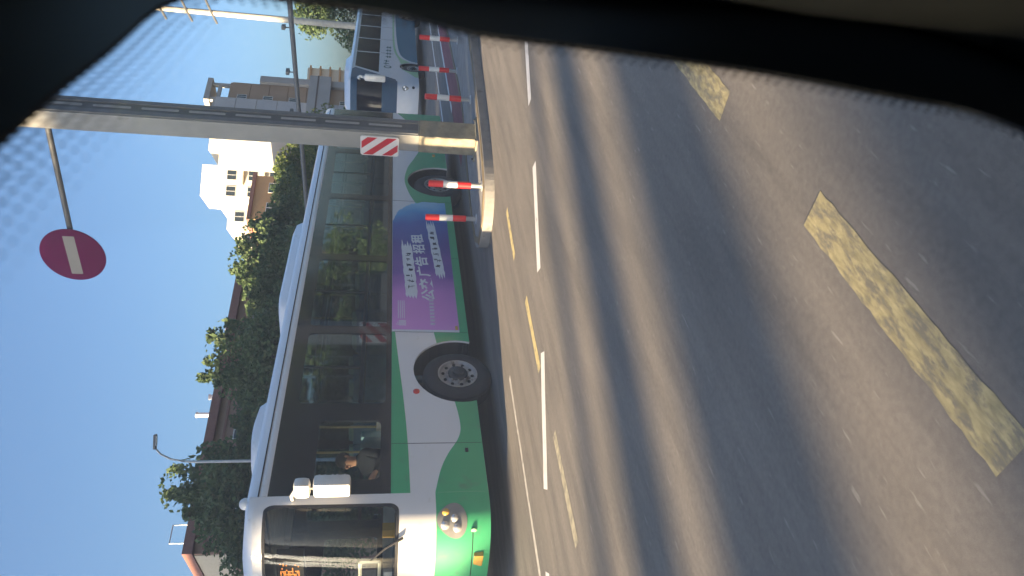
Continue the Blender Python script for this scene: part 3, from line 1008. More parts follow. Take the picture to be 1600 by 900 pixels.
    MB().tube([(-2.1, 2.48, 2.6), (-2.4, 2.6, 2.62), (-2.68, 2.68, 2.5), (-2.68, 2.68, 2.2)], 0.025, 8).build('mirror_arm', 'mirror_white', far, True)
    # wipers
    for s_, sa in ((0.2, 0.3), (0.56, 0.66)):
        MB().tube([fr(s_, 1.27, 0.03), fr(s_ + 0.04, 1.45, 0.035), fr(sa, 1.62, 0.025)], [0.018, 0.013, 0.008], 6).build('wiper', 'black_rubber', root)
    MB().sphere((-1.85, 0.25, 3.05), 0.07, 12, 8).build('marker_lamp', 'mirror_white', root, True)
    # wheels and the dark underside
    wm = make_wheel_meshes(0.485, 0.29)
    for x in (AX, 5.85):
        add_wheel(root, wm, x - 0.03, 0.05 if x < 1 else 0.06, 0.485, steer=0.03 if x < 1 else 0)
        add_wheel(root, wm, x, W - 0.05, 0.485, True)
        for y0, y1 in ((0.036, 0.55), (W - 0.55, W - 0.036)):
            pr = arch(x, 0.66, 0.47, 0.27, 16)
            n = len(pr)
            mb = MB().add([(a, y0, b) for a, b in pr] + [(a, y1, b) for a, b in pr], [(i, i + 1, n + i + 1, n + i) for i in range(n - 1)])
            yi = y1 if y0 < 1 else y0
            mb.sheet([pr], lambda a, b, yi=yi: (a, yi, b))
            mb.build('wheel_arch_liner', 'under_dark', root)
    ch = MB()
    ch.box((-2.3, 0.62, 0.3), (9.1, 1.88, 0.36)); ch.box((0.75, 0.06, 0.3), (5.1, W - 0.06, 0.36)); ch.box((6.6, 0.06, 0.3), (9.2, W - 0.06, 0.36)); ch.box((-2.0, 0.06, 0.3), (-0.75, W - 0.06, 0.36))
    ch.build('chassis', 'under_dark', root)
    # interior
    ins = MB(); ins.box((-1.9, 0.57, 0.84), (9.25, W - 0.57, 0.88))
    for a, b in ((-1.9, -0.55), (0.9, 5.1), (6.6, 9.25)):
        ins.box((a, 0.06, 0.84), (b, 0.5695, 0.88)); ins.box((a, W - 0.5695, 0.84), (b, W - 0.06, 0.88))
    ins.build('floor', 'interior_floor', root)
    MB().box((-1.6, 0.1, 2.86), (9.2, W - 0.1, 2.88)).build('ceiling', 'interior_grey', root)
    iw = MB()
    iw.box((-1.9, 0.036, 1.15), (9.2, 0.05, 1.46)); iw.box((-1.9, W - 0.05, 1.15), (9.2, W - 0.036, 1.46))
    iw.build('side_lining', 'interior_grey', root)
    seat = MB()
    seat.box((0, -0.21, 0.0), (0.44, 0.21, 0.08)); seat.box((0.38, -0.21, 0.06), (0.46, 0.21, 0.66)); seat.box((0.1, -0.04, -0.42), (0.2, 0.04, 0))
    sm_ = seat.mesh('seat', 'seat_blue', True, 0.03)
    seat2 = MB(); seat2.box((0.385, -0.15, 0.5), (0.475, 0.15, 0.72))
    hm = seat2.mesh('headrest', 'seat_green', True, 0.03)
    for i in range(8):
        for y in (0.32, 0.76, 1.74, 2.18):
            x = 0.15 + i * 1.06
            if 5.2 < x < 6.4 and False: continue
            s_ = link('seat', sm_, root, (x, y, 1.3))
            link('headrest', hm, s_)
    for i in range(9):
        for y in (0.98, 1.52):
            MB().tube([(0.0 + i * 1.06, y, 0.88), (0.0 + i * 1.06, y, 2.86)], 0.017, 8).build('hand_pole', 'steel_rail' if i % 3 else 'rail_yellow', root)
    for y in (0.1, 0.98, 1.52):
        MB().tube([(-0.6, y, 2.5 if y > 0.5 else 1.78), (9.0, y, 2.5 if y > 0.5 else 1.78)], 0.016, 8).build('grab_rail', 'steel_rail', root)
    MB().box((-0.5, 0.06, 0.88), (-0.46, 1.0, 1.6)).build('driver_partition', 'interior_grey', root)
    MB().box((-2.35, 0.25, 0.9), (-1.98, 2.25, 1.36)).build('dashboard', 'dark_metal', root, bevel=0.04)
    sw = MB()
    sw.tube([Vector((-1.46, 0.62, 1.5)) + Vector((0.11 * sin(a), 0.22 * cos(a), 0.19 * sin(a))) for a in [2 * pi * i / 24 for i in range(25)]], 0.016, 6)
    sw.tube([(-1.46, 0.4, 1.5), (-1.46, 0.84, 1.5)], 0.014, 6); sw.tube([(-1.46, 0.62, 1.5), (-2.0, 0.62, 1.1)], 0.03, 8)
    sw.build('steering_wheel', 'dark_metal', root, True)
    ds = MB(); ds.box((-1.13, 0.4, 1.03), (-0.63, 0.84, 1.15)); ds.box((-0.72, 0.4, 1.1), (-0.6, 0.84, 1.8)); ds.box((-1.0, 0.5, 0.84), (-0.7, 0.74, 1.03))
    ds.build('driver_seat', 'seat_blue', root, True, 0.03)
    # destination display behind the glass
    db = MB().box((-2.34, 0.62, 2.38), (-2.2, 2.1, 2.68)).build('destination_display', 'dark_metal', root)
    led_ = MB(); r = random.Random(11)
    for i in range(44):
        for j in range(13):
            if r.random() < (0.72 if 4 < i < 40 else 0.1):
                y = 0.7 + i * 0.03; z = 2.43 + j * 0.0165
                led_.add([(-2.343, y, z), (-2.343, y + 0.016, z), (-2.343, y + 0.016, z + 0.011), (-2.343, y, z + 0.011)], [(0, 1, 2, 3)])
    led_.build('display_dots', 'led_orange', db)
    # small square frame and paper in the windscreen corner
    fm = MB(); a = [(0.62, 1.52), (1.02, 1.52), (1.02, 1.74), (0.62, 1.74)]
    for i in range(4):
        p, q = a[i], a[(i + 1) % 4]
        fm.tube([(-2.42, p[0], p[1]), (-2.42, q[0], q[1])], 0.02, 4)
    fm.build('dashboard_frame', 'mirror_white', root)
    MB().box((-2.44, 0.8, 1.37), (-2.4, 1.15, 1.47)).build('dashboard_card', 'banner_white', root)
    MB().box((-2.3, 0.2, 1.36), (-2.2, 0.34, 1.5)).build('dashboard_card', 'lamp_amber', root)
    return root


bus = city_bus()
drv_p = BUS_O + D * -0.9 + Nn * -0.62 + Vector((0, 0, 1.27))
driver = make_person('person', drv_p, BUS_RZ + pi)
tag(driver, 'dark-clothed bus driver seated behind the front side window, hands on the wheel', 'person')


def coach():
    W, XF, XR = 2.5, -1.75, 9.4
    loc = BUS_O * 0 + Vector((9.148, 29.893, 0))
    root = empty('coach', loc, BUS_RZ)
    tag(root, 'white coach with teal lower side and white hanging mirrors, queuing behind the green bus', 'bus')
    near = lambda y: (lambda a, b: (a, y, b))
    fr = Front(XF, 0.6, W, 2.6, 0.25, 1.1, 3.05)

    def arch(cx, r=0.56, zc=0.5, zb=0.3, n=16):
        a = math.asin((zb - zc) / r)
        return arc(cx, zc, r, pi - a, a, n)
    out = [(XF, 0.3)] + arch(0) + arch(7.4) + [(XR, 0.3), (XR, 1.87), (XF, 1.87)]
    for y0, y1 in ((0, 0.04), (W, W - 0.04)):
        MB().slab([out], near(y0), near(y1)).build('side_panel', 'coach_white', root)
    up = [(XF, 1.87), (XR, 1.87), (XR, 2.98), (XF, 2.98)]
    wins = [(-0.3, 1.5), (1.56, 3.4), (3.46, 5.3), (5.36, 7.2), (7.26, 9.1)]
    hl = [[(-0.9, 1.9), (1.5, 1.9), (1.5, 2.86), (-0.35, 2.86)]] + [[(a, 1.9), (b, 1.9), (b, 2.86), (a, 2.86)] for a, b in wins[1:]]
    for y0, y1, yg in ((0, 0.04, 0.01), (W, W - 0.04, W - 0.01)):
        MB().slab([up] + hl, near(y0), near(y1)).build('upper_panel', 'coach_white', root)
        for h in hl:
            MB().slab([h], near(yg), near(yg + 0.004)).build('window', 'coach_glass', root)
    teal = [(0.62, 0.302)] + arch(7.4) + [(9.38, 0.302), (9.38, 1.24)] + smooth_curve([(9.3, 1.24), (5.0, 1.2), (4, 1.18), (2.2, 1.1), (1.3, 0.95), (0.8, 0.66), (0.62, 0.36)])
    pale = [(0.6, 0.6)] + smooth_curve([(0.6, 0.62), (1.1, 1.02), (2.1, 1.2), (4, 1.28), (9.3, 1.3)]) + smooth_curve([(9.3, 1.36), (4, 1.36), (2.0, 1.29), (0.9, 1.1), (0.3, 1.0)])
    gr = [(-1.2, 0.302), (-0.55, 0.302)] + [p for p in arch(0) if p[0] < 0 and p[1] < 0.9][1:] + smooth_curve([(-0.3, 1.0), (-0.7, 0.72), (-1.2, 0.42)])
    for y0, y1 in ((-0.004, 0.0), (W + 0.004, W)):
        MB().slab([teal], near(y0), near(y1)).build('livery_panel', 'coach_teal', root)
        MB().slab([pale], near(y0), near(y1)).build('livery_stripe', 'bus_pale_green', root)
        MB().slab([gr], near(y0), near(y1)).build('livery_stripe', 'bus_pale_green', root)
    # wrap-round corner of the dark windscreen
    wr = [(-1.748, 1.2), (-1.6, 1.22), (-1.35, 1.6), (-1.05, 2.05), (-0.75, 2.5), (-0.52, 2.84), (-0.75, 2.96), (-1.748, 2.97)]
    for y0, y1 in ((-0.006, 0.0), (W + 0.006, W)):
        MB().slab([wr], near(y0), near(y1)).build('corner_glass', 'coach_screen', root)
    mb = MB(); fr.grid(mb, 0, 1, 0.3, 1.15, 30, 8); mb.build('bumper', 'coach_white', root, 60)
    mb = MB(); fr.grid(mb, 0.0, 1, 1.15, 2.97, 30, 12); mb.build('windscreen', 'coach_screen', root, 60)
    mb = MB(); fr.grid(mb, 0.05, 0.95, 1.75, 2.72, 24, 10, 0.005); mb.build('windscreen_pane', 'coach_glass', root, 60)
    # roof
    prof = [(0.0, 2.9), (0.0, 2.99), (0.06, 3.07), (0.25, 3.12), (1.25, 3.15), (2.25, 3.12), (2.44, 3.07), (2.5, 2.99), (2.5, 2.9)]
    mb = MB(); n = len(prof)
    vs = []
    st = [(XR, 0), (XF + 0.3, 0), (XF, 0.0)]
    for x, dz in st: vs += [(x, y, z - dz) for y, z in prof]
    mb.add(vs, [(i * n + k, i * n + k + 1, (i + 1) * n + k + 1, (i + 1) * n + k) for i in range(len(st) - 1) for k in range(n - 1)])
    mb.build('roof', 'coach_white', root, 50)
    rows = []
    for i in range(21):
        s = i / 20
        b = fr(s, 2.97); c = fr(s, 3.03) + Vector((0.1 * sin(pi * s), 0, 0))
        zt = float(np.interp(min(b.y, W - b.y), [0, 0.06, 0.25, 1.25], [2.99, 3.07, 3.12, 3.15]))
        rows.append([b, c, Vector((XF, b.y, zt))])
    mb = MB(); mb.add([p for r in rows for p in r], [(i * 3 + k, i * 3 + k + 1, (i + 1) * 3 + k + 1, (i + 1) * 3 + k) for i in range(20) for k in range(2)])
    mb.build('roof_front', 'coach_white', root, 60)
    lo = rrect(-0.6, 2.2, 0.3, 2.2, 0.3, 4); hi = rrect(0.1, 1.9, 0.45, 2.05, 0.25, 4); n = len(lo)
    MB().add([(a, b, 3.08) for a, b in lo] + [(a, b, 3.32) for a, b in hi], [(i, (i + 1) % n, n + (i + 1) % n, n + i) for i in range(n)] + [tuple(range(n, 2 * n))]).build('roof_unit', 'coach_white', root, 50)
    MB().box((XR - 0.05, 0.01, 0.3), (XR + 0.05, W - 0.01, 2.98)).build('rear_panel', 'coach_white', root)
    MB().box((-2.0, 0.1, 0.33), (9.2, W - 0.1, 0.4)).build('chassis', 'under_dark', root)
    MB().box((-1.5, 0.1, 0.95), (9.2, W - 0.1, 1.0)).build('floor', 'interior_floor', root)
    seat = MB(); seat.box((0, -0.42, 0), (0.45, 0.42, 0.12)); seat.box((0.38, -0.42, 0), (0.5, 0.42, 0.95))
    sm_ = seat.mesh('seat', 'seat_blue')
    for i in range(9):
        for y in (0.55, 1.95): link('seat', sm_, root, (0 + i * 1.0, y, 1.35))
    # headlights, mirrors, marks
    for s in (0.17, 0.83):
        loop = [(s + 0.05 * cos(a) * (1 + 0.3 * sin(a)), 0.83 + 0.13 * sin(a)) for a in [2 * pi * i / 20 for i in range(20)]]
        mb = MB(); fr.patch(mb, loop, 0.006, 3); h = mb.build('headlight', 'lamp_recess', root, 60)
        for ds, dz in ((-0.02, 0.03), (0.02, -0.02)):
            MB().sphere(fr(s + ds, 0.83 + dz, 0.015), 0.06, 12, 8, (0.5, 1, 1)).build('lamp', 'lamp_clear', h, True)
        loop = [(s - 0.02 + 0.03 * cos(a), 0.52 + 0.06 * sin(a)) for a in [2 * pi * i / 14 for i in range(14)]]
        mb = MB(); fr.patch(mb, loop, 0.006, 3); mb.build('fog_lamp', 'dark_metal', root, 60)
    for y, sg in ((-0.28, 1), (W + 0.28, -1)):
        m = MB().tube([(-1.9, y + 0.25 * sg, 2.62), (-2.15, y + 0.12 * sg, 2.66), (-2.35, y, 2.58), (-2.4, y, 2.4)], 0.06, 8).build('mirror', 'mirror_white', root, True)
        MB().box((-2.5, y - 0.13, 1.62), (-2.3, y + 0.13, 2.42)).build('mirror_housing', 'mirror_white', m, True, 0.07)
        MB().box((-2.295, y - 0.1, 1.72), (-2.285, y + 0.1, 2.3)).build('mirror_glass', 'window_glass', m)
    tx = MB()
    tx.lathe([(0.16, 0.0), (0.16, -0.004), (0.1, -0.004)], 20, 'Y', (-0.2, -0.003, 1.55))
    for k, (x, z) in enumerate(((0.18, 1.6), (0.5, 1.58))):
        tx.box((x, -0.008, z - 0.1), (x + 0.06, -0.001, z + 0.12)); tx.box((x - 0.1, -0.008, z), (x + 0.16, -0.001, z + 0.05))
    for k in range(4):
        x = 0.95 + k * 0.42
        tx.box((x, -0.008, 1.44), (x + 0.28, -0.001, 1.48)); tx.box((x, -0.008, 1.54), (x + 0.28, -0.001, 1.58)); tx.box((x + 0.1, -0.008, 1.4), (x + 0.16, -0.001, 1.64))
    tx.build('side_lettering', 'print_teal', root)
    sm2 = MB()
    for x in (1.53, 3.43, 5.33, 7.23): sm2.box((x, -0.004, 1.3), (x + 0.015, 0, 1.86))
    sm2.build('panel_seam', 'black_rubber', root)
    wm = make_wheel_meshes(0.48, 0.28)
    for x in (0, 7.4):
        add_wheel(root, wm, x, 0.06, 0.48); add_wheel(root, wm, x, W - 0.06, 0.48, True)
        for yy in (0.5, W - 0.5):
            MB().sheet([arch(x, 0.58, 0.5, 0.3)], lambda a, b, yy=yy: (a, yy, b)).build('wheel_arch_liner', 'under_dark', root)
    return root


coach()

# ------------------------------------------------------------------ gantry post with its arm, signs, bollards
PP = Vector((2.40, 11.42, 0))
PA = radians(33)
post = empty('sign_post', (PP.x, PP.y, KH - 0.012), PA)
tag(post, 'tall square grey steel post with slotted side and scuffed base on the island', 'post')
w = 0.175
MB().box((-w, -w, 0.92), (w, w, 7.3)).build('shaft', 'pole_grey', post, bevel=0.012)
MB().box((-w - 0.006, -w - 0.006, 0), (w + 0.006, w + 0.006, 0.92)).build('base', 'pole_base', post, bevel=0.012)
MB().box((-w - 0.08, -w - 0.08, 0), (w + 0.08, w + 0.08, 0.025)).build('base_plate', 'pole_base', post, bevel=0.005)
MB().box((-w - 0.01, -w - 0.01, 7.3), (w + 0.01, w + 0.01, 7.34)).build('cap', 'pole_grey', post)
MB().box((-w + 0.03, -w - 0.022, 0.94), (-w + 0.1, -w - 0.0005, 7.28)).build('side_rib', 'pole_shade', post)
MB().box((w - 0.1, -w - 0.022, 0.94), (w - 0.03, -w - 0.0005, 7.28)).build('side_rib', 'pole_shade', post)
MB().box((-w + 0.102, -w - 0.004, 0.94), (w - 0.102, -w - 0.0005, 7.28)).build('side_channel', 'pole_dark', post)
slot = MB().slab([rrect(-0.02, 0.02, -0.26, 0.26, 0.019, 4)], lambda a, b: (a, -w - 0.009, b), lambda a, b: (a, -w - 0.003, b)).mesh('slot', 'pole_slot')
for k in range(9):
    link('slot', slot, post, (0.01, 0, 1.45 + k * 0.66))
bolt = MB().lathe([(0.018, 0.03), (0.018, 0.0)], 6, 'Z').add([(0, 0, 0.03)], []).mesh('anchor_bolt', 'dark_metal')
for sx in (-1, 1):
    for sy in (-1, 1):
        link('anchor_bolt', bolt, post, (sx * (w + 0.045), sy * (w + 0.045), 0.02))
# the arm reaching over the bus lane
inv = Matrix.Rotation(-PA, 3, 'Z')
arm0 = inv @ Vector((2.26 - PP.x, 11.5 - PP.y, 0)); arm1 = inv @ Vector((0.36 - PP.x, 12.62 - PP.y, 0))
AZ = 6.52 - KH
MB().tube([(arm0.x, arm0.y, AZ), (arm1.x, arm1.y, AZ)], 0.042, 12).build('arm', 'pole_dark', post, True)

adir = Vector((-1.36, 0.94, 0)).normalized()
sgn = empty('no_entry_sign', (0.36, 12.60, 6.52), math.atan2(adir.y, adir.x) + pi)
tag(sgn, 'round red no-entry sign with white bar hanging from the arm over the bus', 'sign')
MB().lathe([(0, -0.05), (0.475, -0.05), (0.485, -0.046), (0.485, -0.03), (0.475, -0.026), (0, -0.026)], 48, 'Y').build('disc', 'disc_red', sgn, 30)
MB().box((-0.36, -0.054, -0.085), (0.36, -0.0505, 0.085)).build('bar', 'disc_bar', sgn)
MB().box((-0.12, -0.026, -0.05), (0.12, 0.05, 0.05)).build('clamp', 'galvanised', sgn, bevel=0.006)

# striped hazard plate
hz = empty('hazard_plate', (PP.x, PP.y, 0), PA)
tag(hz, 'small red and white diagonally striped plate fixed to the square post', 'sign')
py0, py1, pz0, pz1 = -0.2, 0.22, 1.37, 1.97
pl = lambda x: (lambda a, b: (x, a, b))
cy = 0.07
py0 += cy; py1 += cy
MB().slab([rrect(py0, py1, pz0, pz1, 0.045, 5)], pl(-w - 0.03), pl(-w - 0.012)).build('plate', 'sign_white', hz)
iy0, iy1, iz0, iz1 = py0 + 0.018, py1 - 0.018, pz0 + 0.018, pz1 - 0.018


def clip(poly, ax, val, keep_less):
    out = []
    for i in range(len(poly)):
        p, q = poly[i], poly[(i + 1) % len(poly)]
        pi_, qi = (p[ax] <= val) == keep_less, (q[ax] <= val) == keep_less
        if pi_: out.append(p)
        if pi_ != qi:
            t = (val - p[ax]) / (q[ax] - p[ax])
            out.append((p[0] + (q[0] - p[0]) * t, p[1] + (q[1] - p[1]) * t))
    return out


for k in range(-3, 4):
    # seen from outside (-x side) local +y is to the left; stripes fall to the right
    c = (iz0 + iz1) / 2 + k * 0.3
    st = [(iy0 - 0.1, c - 0.36), (iy1 + 0.1, c + 0.21), (iy1 + 0.1, c + 0.36), (iy0 - 0.1, c - 0.21)]
    st = clip(clip(clip(clip(st, 0, iy0, False), 0, iy1, True), 1, iz0, False), 1, iz1, True)
    if len(st) > 2:
        MB().slab([st], pl(-w - 0.033), pl(-w - 0.0305)).build('stripe', 'sign_red', hz)

# bollards
bl = empty('bollard', (0, 0, 0))
MB().lathe([(0.036, 0.0), (0.036, 0.3)], 16, 'Z').build('stem', 'galvanised', bl, True)
MB().lathe([(0.0, 0.012), (0.075, 0.012), (0.085, 0.0)], 16, 'Z').build('foot', 'galvanised', bl, True)
for z0, z1, m in ((0.17, 0.375, 'bollard_red'), (0.375, 0.585, 'bollard_white'), (0.585, 0.79, 'bollard_red')):
    MB().lathe([(0.05, z0), (0.05, z1)], 20, 'Z').build('sleeve', m, bl, True)
MB().lathe([(0.05, 0.79), (0.042, 0.8), (0.0, 0.803)], 20, 'Z').build('top_cap', 'bollard_red', bl, True)
spots = [((1.52, 10.5), 'sunlit red and white bollard in front of the bus rear wheel'), ((1.07, 11.04), 'red and white bollard nearest the island nose, before the purple advertisement'),
         ((3.27, 12.25), 'red and white bollard just right of the square post'), ((4.53, 14.81), 'red and white bollard beside the coach front wheel'), ((5.2, 14.87), 'red and white bollard farthest from the island nose, near the hedge')]
for i, ((x, y), lab) in enumerate(spots):
    o = bl if i == 0 else copy_tree(bl)
    o.location = (x, y, KH - 0.012)
    tag(o, lab, 'bollard', 'bollards on the traffic island')


# ------------------------------------------------------------------ trees
def tree_meshes(seed, h, r, base, nclump, nleaf, leaf, leafmat, trunk_r=0.2, top=1.0):
    rng = np.random.default_rng(seed)
    rnd = random.Random(seed)
    tr = MB()
    lean = (rnd.uniform(-.3, .3), rnd.uniform(-.3, .3))
    spine = [(lean[0] * t * t * 1.2, lean[1] * t * t * 1.2, h * 0.88 * t) for t in [i / 7 for i in range(8)]]
    tr.tube(spine, [trunk_r * (1.25 if i == 0 else 1) * (1 - 0.85 * (i / 7) ** 1.2) for i in range(8)], 10)
    cz = (base + h) / 2
    clumps = []
    for k in range(nclump):
        while True:
            v = rng.uniform(-1, 1, 3)
            d = np.linalg.norm(v)
            if 0.35 < d < 1: break
        z = cz + v[2] * (h - base) / 2
        f = 1.0 if v[2] < 0.1 else 1.0 - 0.35 * v[2] * top
        c = np.array([v[0] * r * f, v[1] * r * f, z])
        clumps.append((c, rng.uniform(0.35, 0.75) * r * 0.42))
        if k % 2 == 0:
            zi = max(base * 0.8, z - rnd.uniform(0.8, 2.2)); t = min(1, zi / (h * 0.88))
            s = Vector((lean[0] * t * t * 1.2, lean[1] * t * t * 1.2, zi))
            e = Vector(c)
            tr.tube([s, s.lerp(e, 0.5) + Vector((0, 0, 0.25)), e], [trunk_r * 0.35 * (1 - 0.6 * t), trunk_r * 0.22 * (1 - 0.6 * t), 0.015], 5, False)
    for k in range(9):                            # loose sprigs that break the outline
        a = rnd.uniform(0, 2 * pi); f = rnd.uniform(0.1, 0.75)
        zz = cz + (h - base) / 2 * sqrt(1 - f * f) * rnd.uniform(0.95, 1.18)
        for q in range(3):
            clumps.append((np.array([cos(a) * r * f * (0.8 + 0.07 * q), sin(a) * r * f * (0.8 + 0.07 * q), zz - 0.75 + 0.36 * q]), r * (0.1 - 0.025 * q)))
    tm = tr.mesh('trunk', 'bark', 50)
    per = nleaf // nclump
    P = []
    for c, s in clumps:
        k_ = per if s > r * 0.12 else max(12, per // 5)
        p = rng.normal(0, 1, (k_, 3))
        p /= np.maximum(1.0, np.linalg.norm(p, axis=1)[:, None] / 1.5)
        P.append(c + p * s * np.array([1, 1, 0.75]))
    P = np.concatenate(P)
    n = len(P)
    a = rng.normal(0, 1, (n, 3)); a /= np.linalg.norm(a, axis=1)[:, None]
    b = rng.normal(0, 1, (n, 3)); b -= (b * a).sum(1)[:, None] * a; b /= np.linalg.norm(b, axis=1)[:, None]
    L = leaf * rng.uniform(0.6, 1.3, (n, 1))
    V = np.stack([P - a * L * 0.5, P + b * L * 0.32, P + a * L * 0.5, P - b * L * 0.32], 1).reshape(-1, 3)
    me = bpy.data.meshes.new('crown')
    me.vertices.add(4 * n); me.vertices.foreach_set('co', V.ravel())
    me.loops.add(4 * n); me.loops.foreach_set('vertex_index', np.arange(4 * n, dtype=np.int32))
    me.polygons.add(n); me.polygons.foreach_set('loop_start', np.arange(0, 4 * n, 4, dtype=np.int32))
    me.update(calc_edges=True)
    me.materials.append(M[leafmat])
    return tm, me


def plant_tree(meshes, x, y, scale, rz, label, group, cat='tree', name='street_tree', z=0.13):
    t = empty(name, (x, y, z), rz)
    t.scale = scale
    link('trunk', meshes[0], t)
    cr = link('crown', meshes[1], t)
    tag(t, label, cat, group)
    return t


TA = tree_meshes(1, 10.0, 3.0, 1.6, 46, 9000, 0.27, 'leaf_mid')
TB = tree_meshes(2, 10.0, 3.2, 1.4, 46, 9000, 0.27, 'leaf_dark')
TC = tree_meshes(3, 10.0, 2.6, 1.8, 40, 8000, 0.25, 'leaf_mid', top=1.3)
TD = tree_meshes(4, 10.0, 3.0, 2.0, 44, 9000, 0.26, 'leaf_bright')
back = [(TB, -13.2, 40.5, 11.2, 'leafy tree behind the bus nose, its crown overlapping the sunlit gable'),
        (TA, -10.6, 41.5, 10.9, 'leafy tree just behind the curved street lamp'),
        (TB, -7.4, 43.0, 9.2, 'dark leafy tree under the two roof vents'),
        (TC, -5.2, 45.0, 10.8, 'narrow tree with a tuft rising above the brown roof'),
        (TA, -2.4, 47.0, 9.4, 'leafy tree standing before the middle of the brown building'),
        (TC, -0.6, 50.0, 10.4, 'narrow tree at the far end of the brown roof line'),
        (TB, 2.2, 53.0, 10.2, 'dark leafy tree below the golden gable'),
        (TA, 5.4, 57.0, 10.0, 'leafy tree in front of the white block'),
        (TD, 9.3, 61.0, 9.6, 'sunlit leafy tree between the white block and the square post'),
        (TD, 12.6, 64.0, 8.6, 'sunlit tree right of the square post, low beside the coach'),
        (TA, -12.2, 43.0, 11.4, 'leafy tree filling the gap between lamp and gable'),
        (TB, -8.8, 45.0, 10.4, 'dark leafy tree set back behind the street lamp'),
        (TA, -6.0, 47.5, 9.4, 'leafy tree set back under the roof vents'),
        (TB, -3.4, 49.5, 9.8, 'dark leafy tree set back against the brown wall'),
        (TA, -1.0, 52.5, 9.8, 'leafy tree set back near the far end of the brown building'),
        (TA, 0.8, 51.0, 10.0, 'leafy tree just beyond the brown building'),
        (TB, 4.0, 56.0, 10.4, 'dark leafy tree in front of the golden face'),
        (TB, 7.4, 60.0, 10.2, 'dark leafy tree under the shaded side of the golden block'),
        (TB, 18.4, 48.0, 7.2, 'dark tree hanging over the coach roof'),
        (TA, 24.5, 54.0, 8.0, 'leafy tree beyond the coach at the window edge')]
for i, (ms, x, y, h, lab) in enumerate(back):
    s = h / 10.0
    j = random.Random(i * 7 + 2)
    k = j.uniform(0.86, 1.12)
    plant_tree(ms, x + j.uniform(-0.5, 0.5), y, (s * 1.12 * k, s * 1.12 * k, s * j.uniform(0.88, 1.1)), i * 1.3, lab, 'street trees along the far pavement')

# street trees up the road towards the sun, whose trunks draw the shadow bands on the asphalt
e_ = Vector((sin(SUN_AZ + pi), cos(SUN_AZ + pi), 0)); m_ = Vector((-e_.y, e_.x, 0))
TP = tree_meshes(7, 20.5, 2.6, 13.6, 40, 5200, 0.34, 'leaf_mid', trunk_r=0.74)
TQ = tree_meshes(8, 20.5, 2.2, 13.8, 36, 4600, 0.34, 'leaf_dark', trunk_r=0.33)
TS = tree_meshes(10, 17.5, 1.75, 8.7, 56, 12000, 0.36, 'leaf_dark', trunk_r=0.22)  # unseen tree, its crown shaped to shade the bus nose
TR = tree_meshes(9, 25.0, 3.2, 13.9, 60, 13000, 0.42, 'leaf_dark', trunk_r=0.3)  # unseen tree, tall crown added to shade the post and its round sign
for i, (q, L, ms, sc) in enumerate(((2.58, 41, TP, 1.0), (3.0, 44, TP, 1.0), (3.95, 41, TP, 1.0), (4.9, 44, TQ, 1.0), (9.7, 40, TR, 1.0), (13.2, 42, TR, 1.0), (9.98, 37, TS, 1.0))):
    p = m_ * q - e_ * L
    plant_tree(ms, p.x, p.y, (1, 1, sc), i * 2.1, 'tall bare-trunked street tree up the road behind the camera, unseen, placed to cast shade', 'tall trees up the road')
# trees on our own side of the street, seen only as reflections in the bus windows
for i, (s, l) in enumerate(((4, -11.5), (8, -13), (12, -11.5), (16, -13.5), (20, -11.5), (25, -13), (30, -12), (36, -13), (43, -12))):
    p = trav(s, l)
    plant_tree((TA, TB)[i % 2], p[0], p[1], (1.1, 1.1, 0.85 + 0.12 * (i % 3)), i * 0.9, 'leafy street tree on the near pavement beside our lane', 'trees on the near pavement')


# shrubs and a white fence beside the far lane
def shrub_mesh(seed, h, r, n, leafmat):
    return tree_meshes(seed, h, r, 0.1, 14, n, 0.12, leafmat, 0.03)


SH = shrub_mesh(21, 1.2, 0.6, 1800, 'leaf_bright')
for i, (s_, l_) in enumerate(((22.5, -0.2), (24.0, -0.3), (25.6, -0.25))):
    x, y = lane(s_, l_ + 3.6)
    plant_tree(SH, x, y, (1, 1, 1), i * 1.7, ['bright green shrub nearest the white fence', 'bright green shrub second from the white fence', 'bright green shrub farthest along behind the fence'][i], 'shrubs beside the bus lane', 'shrub', 'shrub', 0.0)
fe = empty('fence', (*lane(20.2, 3.0), 0), BUS_RZ)
tag(fe, 'low white picket fence beside the red lane at the window edge', 'fence')
for k in range(14):
    MB().box((k * 0.16, 0, 0.12), (k * 0.16 + 0.07, 0.025, 0.85)).build('picket', 'sign_white', fe)
for z in (0.25, 0.7):
    MB().box((-0.05, 0.0255, z), (2.3, 0.05, z + 0.05)).build('rail', 'sign_white', fe)
for k in (0, 1.1, 2.2):
    MB().box((k, 0.051, -0.02), (k + 0.08, 0.12, 0.95)).build('post', 'sign_white', fe)

# ------------------------------------------------------------------ lamp, utility pole, camera gantry
lp = empty('street_lamp', (-8.53, 35, 0.13), 0)
tag(lp, 'slim grey street lamp with curved neck rising above the bus roof', 'street lamp')
MB().tube([(0, 0, 0), (0, 0, 4), (0.0, 0, 9.7)], [0.11, 0.085, 0.06], 10).build('column', 'galvanised', lp, True)
MB().tube([(0, 0, 9.65), (0.03, 0, 10.2), (0.14, 0, 10.8), (0.38, 0, 11.25), (0.72, 0, 11.55)], [0.06, 0.055, 0.05, 0.045, 0.04], 10).build('neck', 'galvanised', lp, True)
hd = MB().box((0.62, -0.14, 11.45), (1.3, 0.14, 11.56))
o = hd.build('lamp_head', 'pole_dark', lp, True, 0.03)
o.rotation_euler = (0, 0, 0)
MB().box((0.8, -0.1, 11.43), (1.25, 0.1, 11.449)).build('lamp_lens', 'lamp_clear', lp)

